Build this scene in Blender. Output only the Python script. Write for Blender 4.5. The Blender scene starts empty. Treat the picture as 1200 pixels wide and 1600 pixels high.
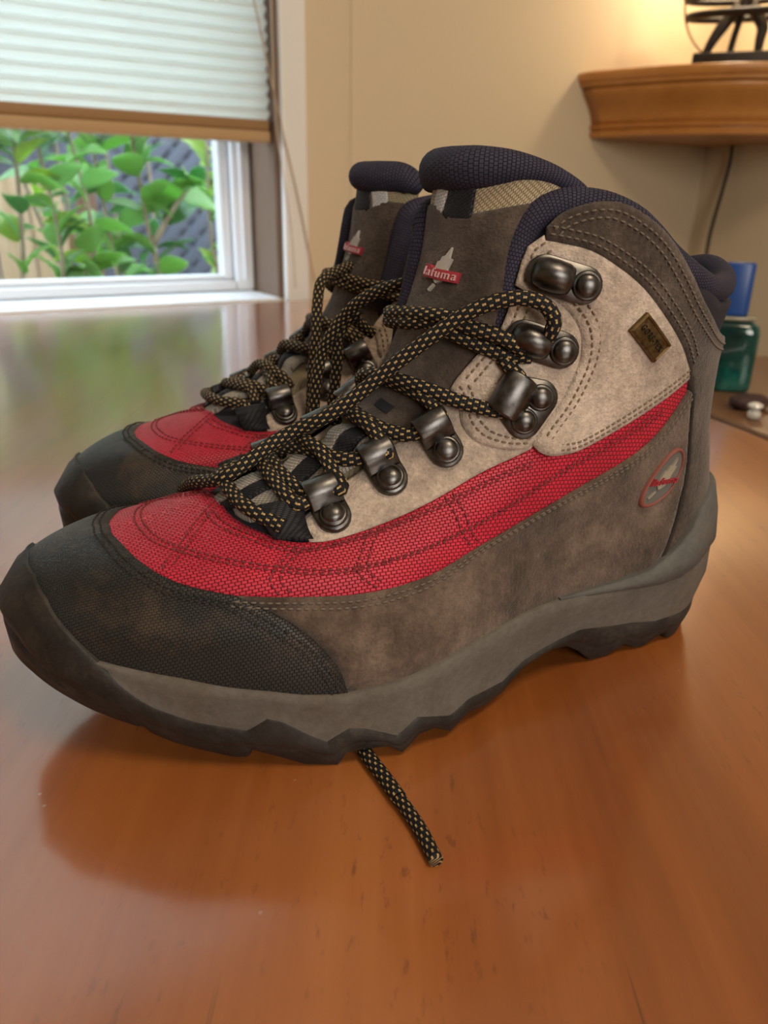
import bpy, bmesh, math, random
import numpy as np
from mathutils import Vector, Matrix
from mathutils.geometry import delaunay_2d_cdt

# ------------------------------------------------------------------ camera
scene = bpy.context.scene
COL = scene.collection
CAM_H = 0.17
PITCH, ROLL = math.radians(22.2), math.radians(1.2)
fwd = Vector((0, math.cos(PITCH), -math.sin(PITCH)))
right = Vector((1, 0, 0)); up = right.cross(fwd)
r2 = math.cos(ROLL) * right + math.sin(ROLL) * up
u2 = -math.sin(ROLL) * right + math.cos(ROLL) * up
cam = bpy.data.cameras.new('camera')
cam.sensor_fit = 'VERTICAL'; cam.sensor_height = 36.0
cam.lens = 36.0 * 1200.0 / 1600.0
cam.clip_start = 0.01; cam.clip_end = 60
cam.dof.use_dof = True; cam.dof.focus_distance = 0.252; cam.dof.aperture_fstop = 14.5
cam_o = bpy.data.objects.new('camera', cam); COL.objects.link(cam_o)
m = Matrix((r2, u2, -fwd)).transposed().to_4x4(); m.translation = Vector((0, 0, CAM_H))
cam_o.matrix_world = m
scene.camera = cam_o

# ------------------------------------------------------------------ world, lights, exposure
world = bpy.data.worlds.new('world'); scene.world = world; world.use_nodes = True
bg = world.node_tree.nodes['Background']
bg.inputs[0].default_value = (0.72, 0.87, 1.0, 1); bg.inputs[1].default_value = 7.0
scene.view_settings.view_transform = 'Standard'; scene.view_settings.look = 'None'
scene.view_settings.gamma = 1.0; scene.view_settings.use_curve_mapping = False
scene.view_settings.exposure = 0.0
scene.cycles.max_bounces = 7; scene.cycles.diffuse_bounces = 3; scene.cycles.glossy_bounces = 3; scene.cycles.transmission_bounces = 5; scene.cycles.transparent_max_bounces = 8

def area_light(name, loc, target, size, power, col):
    l = bpy.data.lights.new(name, 'AREA'); l.shape = 'DISK'; l.size = size; l.energy = power; l.color = col
    o = bpy.data.objects.new(name, l); COL.objects.link(o); o.location = loc
    o.rotation_euler = (Vector(target) - Vector(loc)).to_track_quat('-Z', 'Y').to_euler()
    return o
# added warm fill with no fixture, over and behind the photographer
area_light('warm_fill_light', (0.55, -0.35, 1.60), (0.1, 0.4, 0.0), 0.5, 13.0, (1.0, 0.80, 0.56))
# daylight from the room's other window, behind the photographer
area_light('room_window_light', (0.75, -1.55, 0.75), (0.05, 0.3, 0.05), 1.1, 26.0, (1.0, 0.92, 0.82))

# ------------------------------------------------------------------ helpers
def link(o, parent=None):
    COL.objects.link(o)
    if parent is not None: o.parent = parent
    return o
def tag(o, label=None, cat=None, group=None, kind=None):
    if label: o['label'] = label
    if cat: o['category'] = cat
    if group: o['group'] = group
    if kind: o['kind'] = kind
    return o
def empty(name, loc=(0, 0, 0), rz=0.0):
    o = bpy.data.objects.new(name, None); COL.objects.link(o); o.location = loc; o.rotation_euler = (0, 0, rz)
    o.empty_display_size = 0.02
    return o
MIR = [False]
def mesh(name, V, F, mat, parent=None, uv=None, smooth=True, mirror=True):
    V = np.array(V, dtype=float).reshape(-1, 3)
    if MIR[0] and mirror:
        V = V * np.array([1, -1, 1]); F = [tuple(reversed(f)) for f in F]
    me = bpy.data.meshes.new(name)
    me.from_pydata(V.tolist(), [], [tuple(int(i) for i in f) for f in F]); me.update()
    if uv is not None:
        lay = me.uv_layers.new(name='UVMap')
        idx = np.empty(len(me.loops), dtype=np.int32); me.loops.foreach_get('vertex_index', idx)
        lay.data.foreach_set('uv', np.asarray(uv, dtype=np.float32)[idx].ravel())
    if smooth: me.polygons.foreach_set('use_smooth', [True] * len(me.polygons))
    mats = mat if isinstance(mat, (list, tuple)) else [mat]
    for mm in mats: me.materials.append(mm)
    return link(bpy.data.objects.new(name, me), parent)
class MB:
    """collects shapes for one mesh"""
    def __init__(s): s.v = []; s.f = []
    def add(s, V, F):
        o = len(s.v); s.v += [tuple(map(float, p)) for p in V]; s.f += [tuple(i + o for i in f) for f in F]; return s
    def box(s, x0, x1, y0, y1, z0, z1, M=None):
        V = [(x, y, z) for z in (z0, z1) for y in (y0, y1) for x in (x0, x1)]
        if M is not None: V = [M @ Vector(p) for p in V]
        return s.add(V, [(0, 2, 3, 1), (4, 5, 7, 6), (0, 1, 5, 4), (2, 6, 7, 3), (0, 4, 6, 2), (1, 3, 7, 5)])
    def bbox(s, x0, x1, y0, y1, z0, z1, b=0.002, M=None):
        bm = bmesh.new(); bmesh.ops.create_cube(bm, size=1)
        for v in bm.verts:
            v.co = Vector((x0 + (x1 - x0) * (v.co.x + .5), y0 + (y1 - y0) * (v.co.y + .5), z0 + (z1 - z0) * (v.co.z + .5)))
        bmesh.ops.bevel(bm, geom=list(bm.edges), offset=b, segments=2, affect='EDGES', profile=0.5)
        bm.verts.index_update()
        V = [(M @ v.co if M is not None else v.co.copy()) for v in bm.verts]; F = [tuple(v.index for v in f.verts) for f in bm.faces]
        bm.free(); return s.add(V, F)
    def lathe(s, prof, n=24, M=None):
        V = []; F = []
        for (r, z) in prof:
            for k in range(n):
                a = 2 * math.pi * k / n; V.append(Vector((r * math.cos(a), r * math.sin(a), z)))
        L = len(prof)
        for i in range(L - 1):
            for k in range(n):
                F.append((i * n + k, i * n + (k + 1) % n, (i + 1) * n + (k + 1) % n, (i + 1) * n + k))
        F.append(tuple(reversed(range(n)))); F.append(tuple(range((L - 1) * n, L * n)))
        if M is not None: V = [M @ v for v in V]
        return s.add(V, F)
    def tube(s, pts, r, n=10):
        V, F, _ = tube_geo(pts, r, n); return s.add(V, F)
    def build(s, name, mat, parent=None, smooth=True, mirror=True): return mesh(name, s.v, s.f, mat, parent, smooth=smooth, mirror=mirror)

def catmull(P, step=None, n=8):
    P = np.asarray(P, float)
    Q = np.vstack([2 * P[0] - P[1], P, 2 * P[-1] - P[-2]])
    out = []
    for i in range(1, len(Q) - 2):
        p0, p1, p2, p3 = Q[i - 1:i + 3]
        k = n if step is None else max(1, int(math.ceil(np.linalg.norm(p2 - p1) / step)))
        t = (np.arange(k) / k)[:, None]
        out.append(.5 * (2 * p1 + (p2 - p0) * t + (2 * p0 - 5 * p1 + 4 * p2 - p3) * t ** 2 + (3 * p1 - p0 - 3 * p2 + p3) * t ** 3))
    out.append(P[-1:])
    return np.vstack(out)
def tube_geo(pts, r, n=10, flat=1.0):
    """swept tube with caps; returns verts, faces, uv(around, metres along)"""
    P = np.asarray(pts, float); L = len(P)
    T = np.gradient(P, axis=0); T /= np.linalg.norm(T, axis=1, keepdims=True) + 1e-12
    ref = np.array([0, 0, 1.0]) if abs(T[0][2]) < .9 else np.array([1.0, 0, 0])
    N = np.cross(T[0], ref); N /= np.linalg.norm(N)
    s = np.concatenate([[0], np.cumsum(np.linalg.norm(np.diff(P, axis=0), axis=1))])
    R = np.full(L, r) if np.ndim(r) == 0 else np.asarray(r, float)
    V = []; UV = []
    for i in range(L):
        N = N - T[i] * (N @ T[i]); N /= np.linalg.norm(N) + 1e-12
        B = np.cross(T[i], N)
        for k in range(n + 1):
            a = 2 * math.pi * k / n
            V.append(P[i] + R[i] * (math.cos(a) * N + flat * math.sin(a) * B)); UV.append((k / n, s[i]))
    F = []
    for i in range(L - 1):
        for k in range(n):
            a = i * (n + 1) + k; F.append((a, a + 1, a + n + 2, a + n + 1))
    F.append(tuple(reversed(range(n)))); F.append(tuple((L - 1) * (n + 1) + k for k in range(n)))
    return V, F, UV

# ------------------------------------------------------------------ materials
class NT:
    def __init__(s, name):
        s.m = bpy.data.materials.new(name); s.m.use_nodes = True; s.t = s.m.node_tree
        s.b = s.t.nodes['Principled BSDF']
    def n(s, typ, **kw):
        nd = s.t.nodes.new(typ)
        for k, v in kw.items(): setattr(nd, k, v)
        return nd
    def l(s, a, b): s.t.links.new(a, b)
    def set(s, **kw):
        for k, v in kw.items():
            i = s.b.inputs[k.replace('_', ' ')]
            i.default_value = v if not (isinstance(v, tuple) and len(v) == 3) else (*v, 1)
        return s
    def coord(s, which, scale=(1, 1, 1), rot=(0, 0, 0)):
        c = s.n('ShaderNodeTexCoord'); mp = s.n('ShaderNodeMapping')
        mp.inputs['Scale'].default_value = scale; mp.inputs['Rotation'].default_value = rot
        s.l(c.outputs[which], mp.inputs['Vector']); return mp.outputs[0]
    def noise(s, vec, scale, detail=4, rough=.55):
        t = s.n('ShaderNodeTexNoise'); t.inputs['Scale'].default_value = scale; t.inputs['Detail'].default_value = detail; t.inputs['Roughness'].default_value = rough
        s.l(vec, t.inputs['Vector']); return t.outputs[0]
    def ramp(s, fac, stops):
        r = s.n('ShaderNodeValToRGB'); e = r.color_ramp.elements
        while len(e) < len(stops): e.new(.5)
        for el, (p, c) in zip(e, stops):
            el.position = p; el.color = (*c, 1) if np.ndim(c) else (c, c, c, 1)
        s.l(fac, r.inputs[0]); return r.outputs[0]
    def mix(s, fac, a, b, mode='MIX'):
        x = s.n('ShaderNodeMix', data_type='RGBA', blend_type=mode)
        for sock, v in ((x.inputs[0], fac), (x.inputs[6], a), (x.inputs[7], b)):
            if hasattr(v, 'is_linked'): s.l(v, sock)
            else: sock.default_value = v if np.ndim(v) == 0 else (*v, 1)
        return x.outputs[2]
    def math(s, op, a, b=None):
        x = s.n('ShaderNodeMath', operation=op)
        for sock, v in ((x.inputs[0], a), (x.inputs[1], b)):
            if v is None: continue
            if hasattr(v, 'is_linked'): s.l(v, sock)
            else: sock.default_value = v
        return x.outputs[0]
    def bump(s, h, strength, dist=.001, prev=None):
        b = s.n('ShaderNodeBump'); b.inputs['Strength'].default_value = strength; b.inputs['Distance'].default_value = dist
        s.l(h, b.inputs['Height'])
        if prev is not None: s.l(prev, b.inputs['Normal'])
        return b.outputs[0]
    def out(s, color=None, normal=None, rough=None):
        if color is not None: s.l(color, s.b.inputs['Base Color'])
        if normal is not None: s.l(normal, s.b.inputs['Normal'])
        if rough is not None: s.l(rough, s.b.inputs['Roughness'])
        return s.m
def plain(name, col, rough=.5, metal=0.0, spec=.5, **kw):
    t = NT(name); t.set(Base_Color=col, Roughness=rough, Metallic=metal)
    t.b.inputs['Specular IOR Level'].default_value = spec
    for k, v in kw.items(): t.b.inputs[k.replace('_', ' ')].default_value = v
    return t.m
def suede(name, c0, c1, c2):
    t = NT(name); v = t.coord('Object')
    big = t.noise(v, 38, 5, .6); fine = t.noise(v, 900, 3, .7); mid = t.noise(v, 260, 4, .7)
    col = t.ramp(big, [(.32, c0), (.5, c1), (.68, c2)])
    col = t.mix(.55, col, t.ramp(mid, [(.3, .55), (.7, 1.35)]), 'MULTIPLY')
    col = t.mix(.35, col, t.ramp(fine, [(.3, .5), (.7, 1.5)]), 'MULTIPLY')
    nb = t.bump(fine, .75, .0008); nb = t.bump(mid, .5, .0010, nb)
    t.set(Roughness=.95); t.b.inputs['Specular IOR Level'].default_value = .15
    t.b.inputs['Sheen Weight'].default_value = .25; t.b.inputs['Sheen Roughness'].default_value = .5
    return t.out(col, nb)
def weave(name, c_hi, c_lo, nx, ny, bump=.8, rough=.75, dirt=None, spec=.3, dist=.0005):
    """UV in metres; nx, ny threads per metre"""
    t = NT(name); v = t.coord('UV', (nx, ny, 1))
    b = t.n('ShaderNodeTexBrick'); b.offset = .5
    b.inputs['Color1'].default_value = (1, 1, 1, 1); b.inputs['Color2'].default_value = (.78, .78, .78, 1); b.inputs['Mortar'].default_value = (0, 0, 0, 1)
    b.inputs['Scale'].default_value = 1.0; b.inputs['Mortar Size'].default_value = .12; b.inputs['Mortar Smooth'].default_value = 1.0
    b.inputs['Brick Width'].default_value = 1.0; b.inputs['Row Height'].default_value = 1.0
    t.l(v, b.inputs['Vector'])
    o = t.coord('Object'); big = t.noise(o, 60, 4)
    col = t.mix(b.outputs['Color'], c_lo, c_hi)
    col = t.mix(.5, col, t.ramp(big, [(.3, .7), (.7, 1.25)]), 'MULTIPLY')
    if dirt is not None:
        dn = t.noise(o, 45, 8, .72); dm = t.ramp(dn, [(.50, 0.0), (.72, .80)])
        col = t.mix(dm, col, dirt)
    t.set(Roughness=rough); t.b.inputs['Specular IOR Level'].default_value = spec
    return t.out(col, t.bump(b.outputs['Color'], bump, dist))
def rubber(name, c0, c1, dirt, lo=.5, hi=.72, rough=.62):
    t = NT(name); v = t.coord('Object')
    a = t.noise(v, 70, 6, .7); f = t.noise(v, 420, 4, .7); d = t.noise(v, 33, 7, .75)
    col = t.mix(t.ramp(a, [(.35, 0.0), (.65, 1.0)]), c0, c1)
    col = t.mix(t.ramp(d, [(lo, 0.0), (hi, .8)]), col, dirt)
    col = t.mix(.3, col, t.ramp(f, [(.3, .6), (.7, 1.4)]), 'MULTIPLY')
    nb = t.bump(f, .3, .0006); nb = t.bump(a, .25, .0015, nb)
    t.b.inputs['Specular IOR Level'].default_value = .35
    return t.out(col, nb, t.ramp(d, [(.3, rough - .08), (.7, rough + .25)]))

M = {}
M['suede_grey'] = suede('suede_grey', (.050, .033, .025), (.108, .075, .057), (.185, .135, .103))
M['suede_dark'] = suede('suede_dark', (.042, .031, .025), (.078, .058, .046), (.125, .095, .076))
M['suede_beige'] = suede('suede_beige', (.34, .268, .215), (.46, .372, .303), (.56, .46, .38))
M['red'] = weave('red_nylon', (.54, .018, .047), (.20, .003, .012), 560, 760, 1.0, .55, spec=.45)
M['navy'] = weave('navy_mesh', (.042, .038, .068), (.005, .005, .011), 760, 860, 1.0, .8, dist=.0009)
M['tan_web'] = weave('tan_web', (.42, .34, .22), (.16, .12, .07), 800, 1000, .8, .7)
M['grey_web'] = weave('grey_web', (.42, .38, .33), (.15, .13, .11), 900, 900, .9, .8)
M['black_web'] = weave('black_web', (.018, .018, .022), (.004, .004, .005), 700, 900, .9, .6)
M['white_web'] = weave('white_web', (.62, .62, .60), (.30, .30, .30), 800, 1000, .6, .6)
M['toe'] = weave('toe_rubber', (.024, .023, .023), (.009, .009, .009), 760, 900, .9, .5, dirt=(.080, .054, .034), spec=.4)
M['outsole'] = rubber('outsole_rubber', (.012, .011, .010), (.026, .024, .022), (.085, .062, .042), .50, .76, .5)
M['midsole'] = rubber('midsole_foam', (.095, .084, .072), (.120, .107, .092), (.085, .062, .042), .46, .74, .75)
M['rand'] = rubber('heel_rubber', (.075, .075, .068), (.10, .098, .09), (.12, .09, .065), .55, .8, .6)
M['liner'] = plain('liner_fabric', (.012, .011, .018), .9)
M['thread_dark'] = plain('thread_dark', (.018, .012, .010), .8)
M['seam'] = plain('groove_shade', (.016, .011, .008), .85)  # dark colour for the shade in the heel seam groove
M['thread_grey'] = plain('thread_grey', (.14, .11, .085), .85)
M['thread_brown'] = plain('thread_brown', (.19, .13, .085), .85)
M['thread_red'] = plain('thread_red', (.17, .016, .022), .75)
def gunmetal():
    t = NT('gunmetal'); v = t.coord('Object'); a = t.noise(v, 300, 4)
    t.set(Metallic=1.0); col = t.ramp(a, [(.3, (.080, .077, .076)), (.7, (.145, .140, .138))])
    return t.out(col, t.bump(a, .12, .0005), t.ramp(a, [(.3, .28), (.7, .42)]))
M['gun'] = gunmetal()
def bronze():
    t = NT('bronze_tag'); v = t.coord('Object'); a = t.noise(v, 500, 4)
    t.set(Metallic=1.0); return t.out(t.ramp(a, [(.3, (.11, .075, .035)), (.7, (.22, .15, .075))]), None, t.ramp(a, [(.3, .4), (.7, .6)]))
M['bronze'] = bronze()
M['bronze_dark'] = plain('bronze_lettering', (.03, .022, .015), .5, .6)
M['logo_red'] = plain('logo_red', (.33, .03, .045), .55)
M['logo_pink'] = plain('logo_lettering', (.55, .33, .33), .55)
M['logo_grey'] = plain('logo_grey', (.40, .37, .34), .5)
M['badge_grey'] = plain('badge_grey', (.115, .112, .10), .6)
M['badge_leaf'] = plain('badge_leaf', (.28, .245, .19), .6)
M['badge_ring'] = plain('badge_ring', (.20, .055, .04), .6)
def lace_mat():
    t = NT('lace_cord'); v = t.coord('UV', (7, 800, 1))
    # shear so the flecks run diagonally round the cord
    b = t.n('ShaderNodeTexBrick'); b.offset = .5
    b.inputs['Color1'].default_value = (1, 1, 1, 1); b.inputs['Color2'].default_value = (.8, .8, .8, 1); b.inputs['Mortar'].default_value = (0, 0, 0, 1)
    b.inputs['Scale'].default_value = 1; b.inputs['Mortar Size'].default_value = .375; b.inputs['Mortar Smooth'].default_value = .12
    b.inputs['Brick Width'].default_value = 1.0; b.inputs['Row Height'].default_value = 1.6
    t.l(v, b.inputs['Vector'])
    w = t.n('ShaderNodeTexBrick'); w.offset = .5
    for k, c in (('Color1', 1), ('Color2', .8), ('Mortar', 0)): w.inputs[k].default_value = (c, c, c, 1)
    w.inputs['Scale'].default_value = 1; w.inputs['Mortar Size'].default_value = .1; w.inputs['Mortar Smooth'].default_value = 1
    w.inputs['Brick Width'].default_value = .5; w.inputs['Row Height'].default_value = .8
    t.l(v, w.inputs['Vector'])
    fl = t.math('SUBTRACT', 1.0, b.outputs['Fac'])
    col = t.mix(fl, (.008, .008, .009), (.50, .34, .15))
    t.set(Roughness=.7); t.b.inputs['Specular IOR Level'].default_value = .3
    return t.out(col, t.bump(w.outputs['Color'], .7, .0006))
M['lace'] = lace_mat()
M['aglet'] = M['lace']

def wood(name, stops, rot, rough=(.2, .3), coat=.3, scale=1.0, spots=True, bumpy=.04):
    t = NT(name); v = t.coord('Object', (14 * scale, 1.1 * scale, 14 * scale), rot); v2 = t.coord('Object', (90 * scale, 4 * scale, 90 * scale), rot)
    vb = t.coord('Object', (3.0 * scale, .8 * scale, 3.0 * scale), rot)
    a = t.noise(v, 1.0, 6, .6); f = t.noise(v2, 1.0, 5, .65); b = t.noise(vb, 1.2, 3)
    mixf = t.math('ADD', t.math('MULTIPLY', a, .45), t.math('ADD', t.math('MULTIPLY', f, .25), t.math('MULTIPLY', b, .30)))
    col = t.ramp(mixf, stops)
    if spots:
        o = t.coord('Object'); sp = t.noise(t.coord('Object', (300, 95, 300), rot), 1.0, 3, .6)
        msk = t.noise(o, 7, 3)
        k = t.math('MULTIPLY', t.ramp(sp, [(.60, 0.0), (.70, 1.0)]), t.ramp(msk, [(.45, 0.0), (.65, .55)]))
        col = t.mix(k, col, (.055, .020, .008))
        sc = t.noise(t.coord('Object', (420, 9, 420), (0, 0, rot[2] - .12)), 1.0, 2, .5)
        col = t.mix(t.math('MULTIPLY', t.ramp(sc, [(.70, 0.0), (.74, .7)]), t.ramp(t.noise(o, 11, 3), [(.50, 0.0), (.62, 1.0)])), col, (.05, .018, .008))
        du = t.n('ShaderNodeTexVoronoi'); du.inputs['Scale'].default_value = 60; t.l(o, du.inputs['Vector'])
        dm = t.ramp(du.outputs['Distance'], [(.030, .6), (.050, 0.0)])
        col = t.mix(t.math('MULTIPLY', dm, t.ramp(t.noise(o, 22, 2), [(.52, 0.0), (.6, 1.0)])), col, (.50, .38, .28))
    nb = t.bump(f, bumpy, .001)
    t.b.inputs['Coat Weight'].default_value = coat; t.b.inputs['Coat Roughness'].default_value = .13; t.b.inputs['Coat IOR'].default_value = 1.68 if coat >= 1 else 1.5
    return t.out(col, nb, t.ramp(a, [(.3, rough[0]), (.7, rough[1])]))
GR = math.radians(-14.5)
M['table'] = wood('table_wood', [(.32, (.17, .046, .011)), (.45, (.270, .080, .018)), (.56, (.345, .112, .027)), (.70, (.44, .160, .045))], (0, 0, GR), (.28, .34), 1.0)
M['shelf'] = wood('shelf_oak', [(.3, (.36, .14, .028)), (.5, (.48, .20, .045)), (.7, (.58, .27, .07))], (0, 0, math.radians(58)), (.35, .45), .15, 1.5, False)
M['cabinet'] = wood('cabinet_wood', [(.3, (.12, .055, .022)), (.5, (.17, .08, .035)), (.7, (.22, .11, .05))], (0, 0, .3), (.4, .5), .1, 1.0, False)
def paint(name, c, rough=.7):
    t = NT(name); a = t.noise(t.coord('Object'), 180, 4); t.set(Base_Color=c, Roughness=rough)
    return t.out(None, t.bump(a, .05, .001))
M['wall'] = paint('wall_paint', (.64, .53, .37))
M['ceiling'] = paint('ceiling_paint', (.75, .70, .62))
M['trim'] = paint('trim_paint', (.80, .80, .78), .45)
M['reveal'] = paint('reveal_wood', (.16, .10, .065), .5)
M['vinyl'] = paint('vinyl_white', (.80, .83, .87), .35)
M['floor'] = wood('floor_wood', [(.3, (.10, .05, .025)), (.5, (.16, .08, .04)), (.7, (.22, .12, .06))], (0, 0, .5), (.4, .5), .1, .6, False)

# ------------------------------------------------------------------ room shell (wall frame: s along wall, w out of room, z up)
WD = Vector((0.854288, 0.5198, 0)); WN = Vector((0.5198, -0.854288, 0))       # along the window wall, into the room
P0 = Vector((-0.5884, 1.1807, 0))
CORNER = Vector((0.733, 1.985, 0))
SC = (CORNER - P0).dot(WD)
WM = Matrix((WD, WN, Vector((0, 0, 1)))).transposed().to_4x4(); WM.translation = P0    # x=s, y=into the room, z
def struct(name, mb, mat, parent=None, smooth=False):
    o = mb.build(name, mat, parent, smooth)
    if parent is None: o['kind'] = 'structure'
    return o
FLOOR, CEIL = -0.74, 1.78
S0, S1, Z0, Z1, DEP = -1.05, 0.469, 0.0, 1.62, 0.11     # window opening
wb = MB()
wb.box(-2.6, S0, -DEP - .06, 0, FLOOR, CEIL, WM); wb.box(S1, SC, -DEP - .06, 0, FLOOR, CEIL, WM)
wb.box(S0, S1, -DEP - .06, 0, FLOOR, Z0, WM); wb.box(S0, S1, -DEP - .06, 0, Z1, CEIL, WM)
struct('wall_back', wb, M['wall'])
struct('wall_right', MB().box(SC, SC + .12, -.17, 3.6, FLOOR, CEIL, WM), M['wall'])
struct('floor', MB().box(-2.6, SC + .12, -.17, 3.6, FLOOR - .05, FLOOR, WM), M['floor'])
struct('wall_left', MB().box(-2.72, -2.6, -.17, 3.72, FLOOR, CEIL, WM), M['wall'])
struct('wall_front', MB().box(-2.6, SC + .12, 3.6, 3.72, FLOOR, CEIL, WM), M['wall'])
struct('ceiling', MB().box(-2.6, SC + .12, -.17, 3.6, CEIL, CEIL + .05, WM), M['ceiling'])
# thin strip where two wall boards meet
struct('trim_1', MB().bbox(.604, .610, -.001, .0022, FLOOR + .01, CEIL - .01, .0008, WM), M['wall'])
# casing round the window, reveal boards
struct('trim_2', MB().bbox(S1 - .001, S1 + .044, .0005, .016, -.45, Z1 + .05, .004, WM), M['trim'])
struct('trim_3', MB().box(S1 - .010, S1 - .0005, -DEP - .03, -.0005, Z0 + .002, Z1 - .002, WM), M['reveal'])
struct('trim_4', MB().bbox(S0 + .001, S1 - .011, -DEP - .03, .012, Z0 - .014, Z0 + .003, .003, WM), M['vinyl'])
# window: vinyl frame with sash and glass
win = empty('window_1'); win['kind'] = 'structure'
fr = MB()
fr.bbox(S1 - .046, S1 - .011, -DEP - .05, -DEP, Z0 + .004, Z1, .004, WM)
struct('frame_stile', fr, M['vinyl'], win, True)
struct('frame_rail', MB().bbox(S0, S1 - .0465, -DEP - .05, -DEP, Z0 + .004, Z0 + .022, .004, WM), M['vinyl'], win, True)
struct('sash_stile', MB().bbox(S1 - .066, S1 - .047, -DEP - .045, -DEP - .014, Z0 + .0225, Z1, .004, WM), M['vinyl'], win, True)
struct('sash_rail', MB().bbox(S0, S1 - .0665, -DEP - .045, -DEP - .014, Z0 + .0225, Z0 + .032, .004, WM), M['vinyl'], win, True)
struct('glazing_bead', MB().bbox(S1 - .034, S1 - .026, -DEP - .001, -DEP + .008, Z0 + .023, Z1, .003, WM), M['vinyl'], win, True)
def glass_mat():
    t = NT('window_glass'); nt = t.t
    g = t.n('ShaderNodeBsdfGlossy'); g.inputs['Roughness'].default_value = .02
    tr = t.n('ShaderNodeBsdfTransparent'); mx = t.n('ShaderNodeMixShader'); mx.inputs[0].default_value = .05
    t.l(tr.outputs[0], mx.inputs[1]); t.l(g.outputs[0], mx.inputs[2])
    t.l(mx.outputs[0], nt.nodes['Material Output'].inputs['Surface']); return t.m
M['glass'] = glass_mat()
struct('pane', MB().box(S0, S1 - .064, -DEP - .032, -DEP - .028, Z0 + .030, Z1, WM), M['glass'], win)

# cellular blind with its bottom rail
def blind_mat():
    t = NT('blind_fabric'); nt = t.t
    d = t.n('ShaderNodeBsdfDiffuse'); d.inputs['Color'].default_value = (.84, .86, .85, 1)
    tr = t.n('ShaderNodeBsdfTranslucent'); tr.inputs['Color'].default_value = (.92, .95, .92, 1)
    mx = t.n('ShaderNodeMixShader'); mx.inputs[0].default_value = .80
    t.l(d.outputs[0], mx.inputs[1]); t.l(tr.outputs[0], mx.inputs[2]); t.l(mx.outputs[0], nt.nodes['Material Output'].inputs['Surface']); return t.m
M['blind'] = blind_mat()
M['rail'] = plain('blind_rail', (.50, .33, .17), .45)
M['rail_dark'] = plain('blind_rail_dark', (.33, .19, .085), .5)
bl = empty('cellular_blind', WM @ Vector((-.2, -.02, .252)))
tag(bl, 'pale pleated cellular blind pulled halfway down the window', 'blind')
BI = bl.matrix_basis.inverted()
def local(mb, o_inv): mb.v = [tuple(o_inv @ Vector(p)) for p in mb.v]; return mb
def pleats(w_front, w_mid):
    V = []; F = []; z = .287; k = 0; PITCHZ = .0185
    rows = []
    while z < Z1 - .02:
        rows.append((w_mid, z)); rows.append((w_front, z + PITCHZ / 2)); z += PITCHZ
    rows.append((w_mid, z))
    ss = np.linspace(S0 + .01, S1 - .013, 12)
    for (w, z) in rows:
        for s in ss: V.append(WM @ Vector((s, w, z)))
    n = len(ss)
    for i in range(len(rows) - 1):
        for j in range(n - 1): F.append((i * n + j, i * n + j + 1, (i + 1) * n + j + 1, (i + 1) * n + j))
    return MB().add(V, F)
local(pleats(-.008, -.0195), BI).build('front_pleats', M['blind'], bl, smooth=False)
local(pleats(-.032, -.0205), BI).build('back_pleats', M['blind'], bl, smooth=False)
local(MB().bbox(S0 + .01, S1 - .013, -.034, -.006, .2525, .270, .003, WM), BI).build('bottom_rail', M['rail'], bl)
local(MB().bbox(S0 + .01, S1 - .013, -.032, -.009, .2702, .287, .003, WM), BI).build('rail_cap', M['rail_dark'], bl)
cord = MB()
pts = [WM @ Vector(p) for p in ((.405, .018, .62), (.415, .018, .50), (.435, .02, .40), (.458, .021, .30), (.470, .022, .25), (.490, .022, .17), (.505, .022, .10), (.520, .022, .03))]
cord.tube(catmull(pts, .01), .0013, 8)
co = cord.build('pull_cord', plain('cord_tan', (.45, .34, .22), .7))
tag(co, 'thin tan pull cord hanging beside the blind', 'cord')
cord = MB()
pts = [WM @ Vector(p) for p in ((.452, .014, .60), (.455, .014, .45), (.456, .0145, .30), (.462, .021, .22), (.477, .021, .12), (.483, .020, .02))]
cord.tube(catmull(pts, .01), .0011, 8)
co = cord.build('lift_cord', plain('cord_white', (.62, .55, .45), .7))
tag(co, 'straight pale lift cord at the edge of the blind', 'cord')

# ------------------------------------------------------------------ outside the window
random.seed(11)
def wpt(s, w, z): return WM @ Vector((s, -w, z))
gm = NT('soil'); gcol = gm.ramp(gm.noise(gm.coord('Object'), 9, 6), [(.3, (.05, .04, .03)), (.7, (.16, .13, .09))]); gm.set(Roughness=.95)
struct('ground', MB().box(-6, 6, -7, -.18, -.60, -.50, WM), gm.out(gcol))
def plank_mat(name, c0, c1):
    t = NT(name); v = t.coord('Object', (30, 30, 2.0)); a = t.noise(v, 1.0, 5, .6); t.set(Roughness=.8)
    return t.out(t.ramp(a, [(.3, c0), (.7, c1)]))
M['plank'] = plank_mat('fence_cedar', (.46, .31, .19), (.66, .48, .32))
M['plank_dark'] = plank_mat('fence_post', (.13, .07, .045), (.22, .12, .08))
fence = empty('wooden_fence', wpt(-.6, 1.25, -.5)); FI = fence.matrix_basis.inverted()
tag(fence, 'light cedar plank fence behind the shrubs outside', 'fence')
pm = MB().bbox(-.0475, .0475, -.01, .01, 0, .705, .003)
p0 = None
for i in range(26):
    s = -2.179 + i * .0985
    if p0 is None: o = p0 = pm.build('plank', M['plank'], fence)
    else: o = link(p0.copy(), fence)
    o.matrix_local = FI @ Matrix.Translation(wpt(s, 1.25 + .003 * (i % 2), -.5)) @ Matrix.Rotation(math.atan2(WD.y, WD.x), 4, 'Z') @ Matrix.Rotation(random.uniform(-.01, .01), 4, 'Y')
local(MB().bbox(.365, .420, -1.285, -1.235, -.5, .17, .004, WM), FI).build('post', M['plank_dark'], fence)
local(MB().bbox(-2.22, .36, -1.30, -1.265, .0, .07, .004, WM), FI).build('rail', M['plank'], fence)
local(MB().bbox(-2.22, .36, -1.30, -1.265, -.38, -.31, .004, WM), FI).build('rail', M['plank'], fence)
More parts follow.
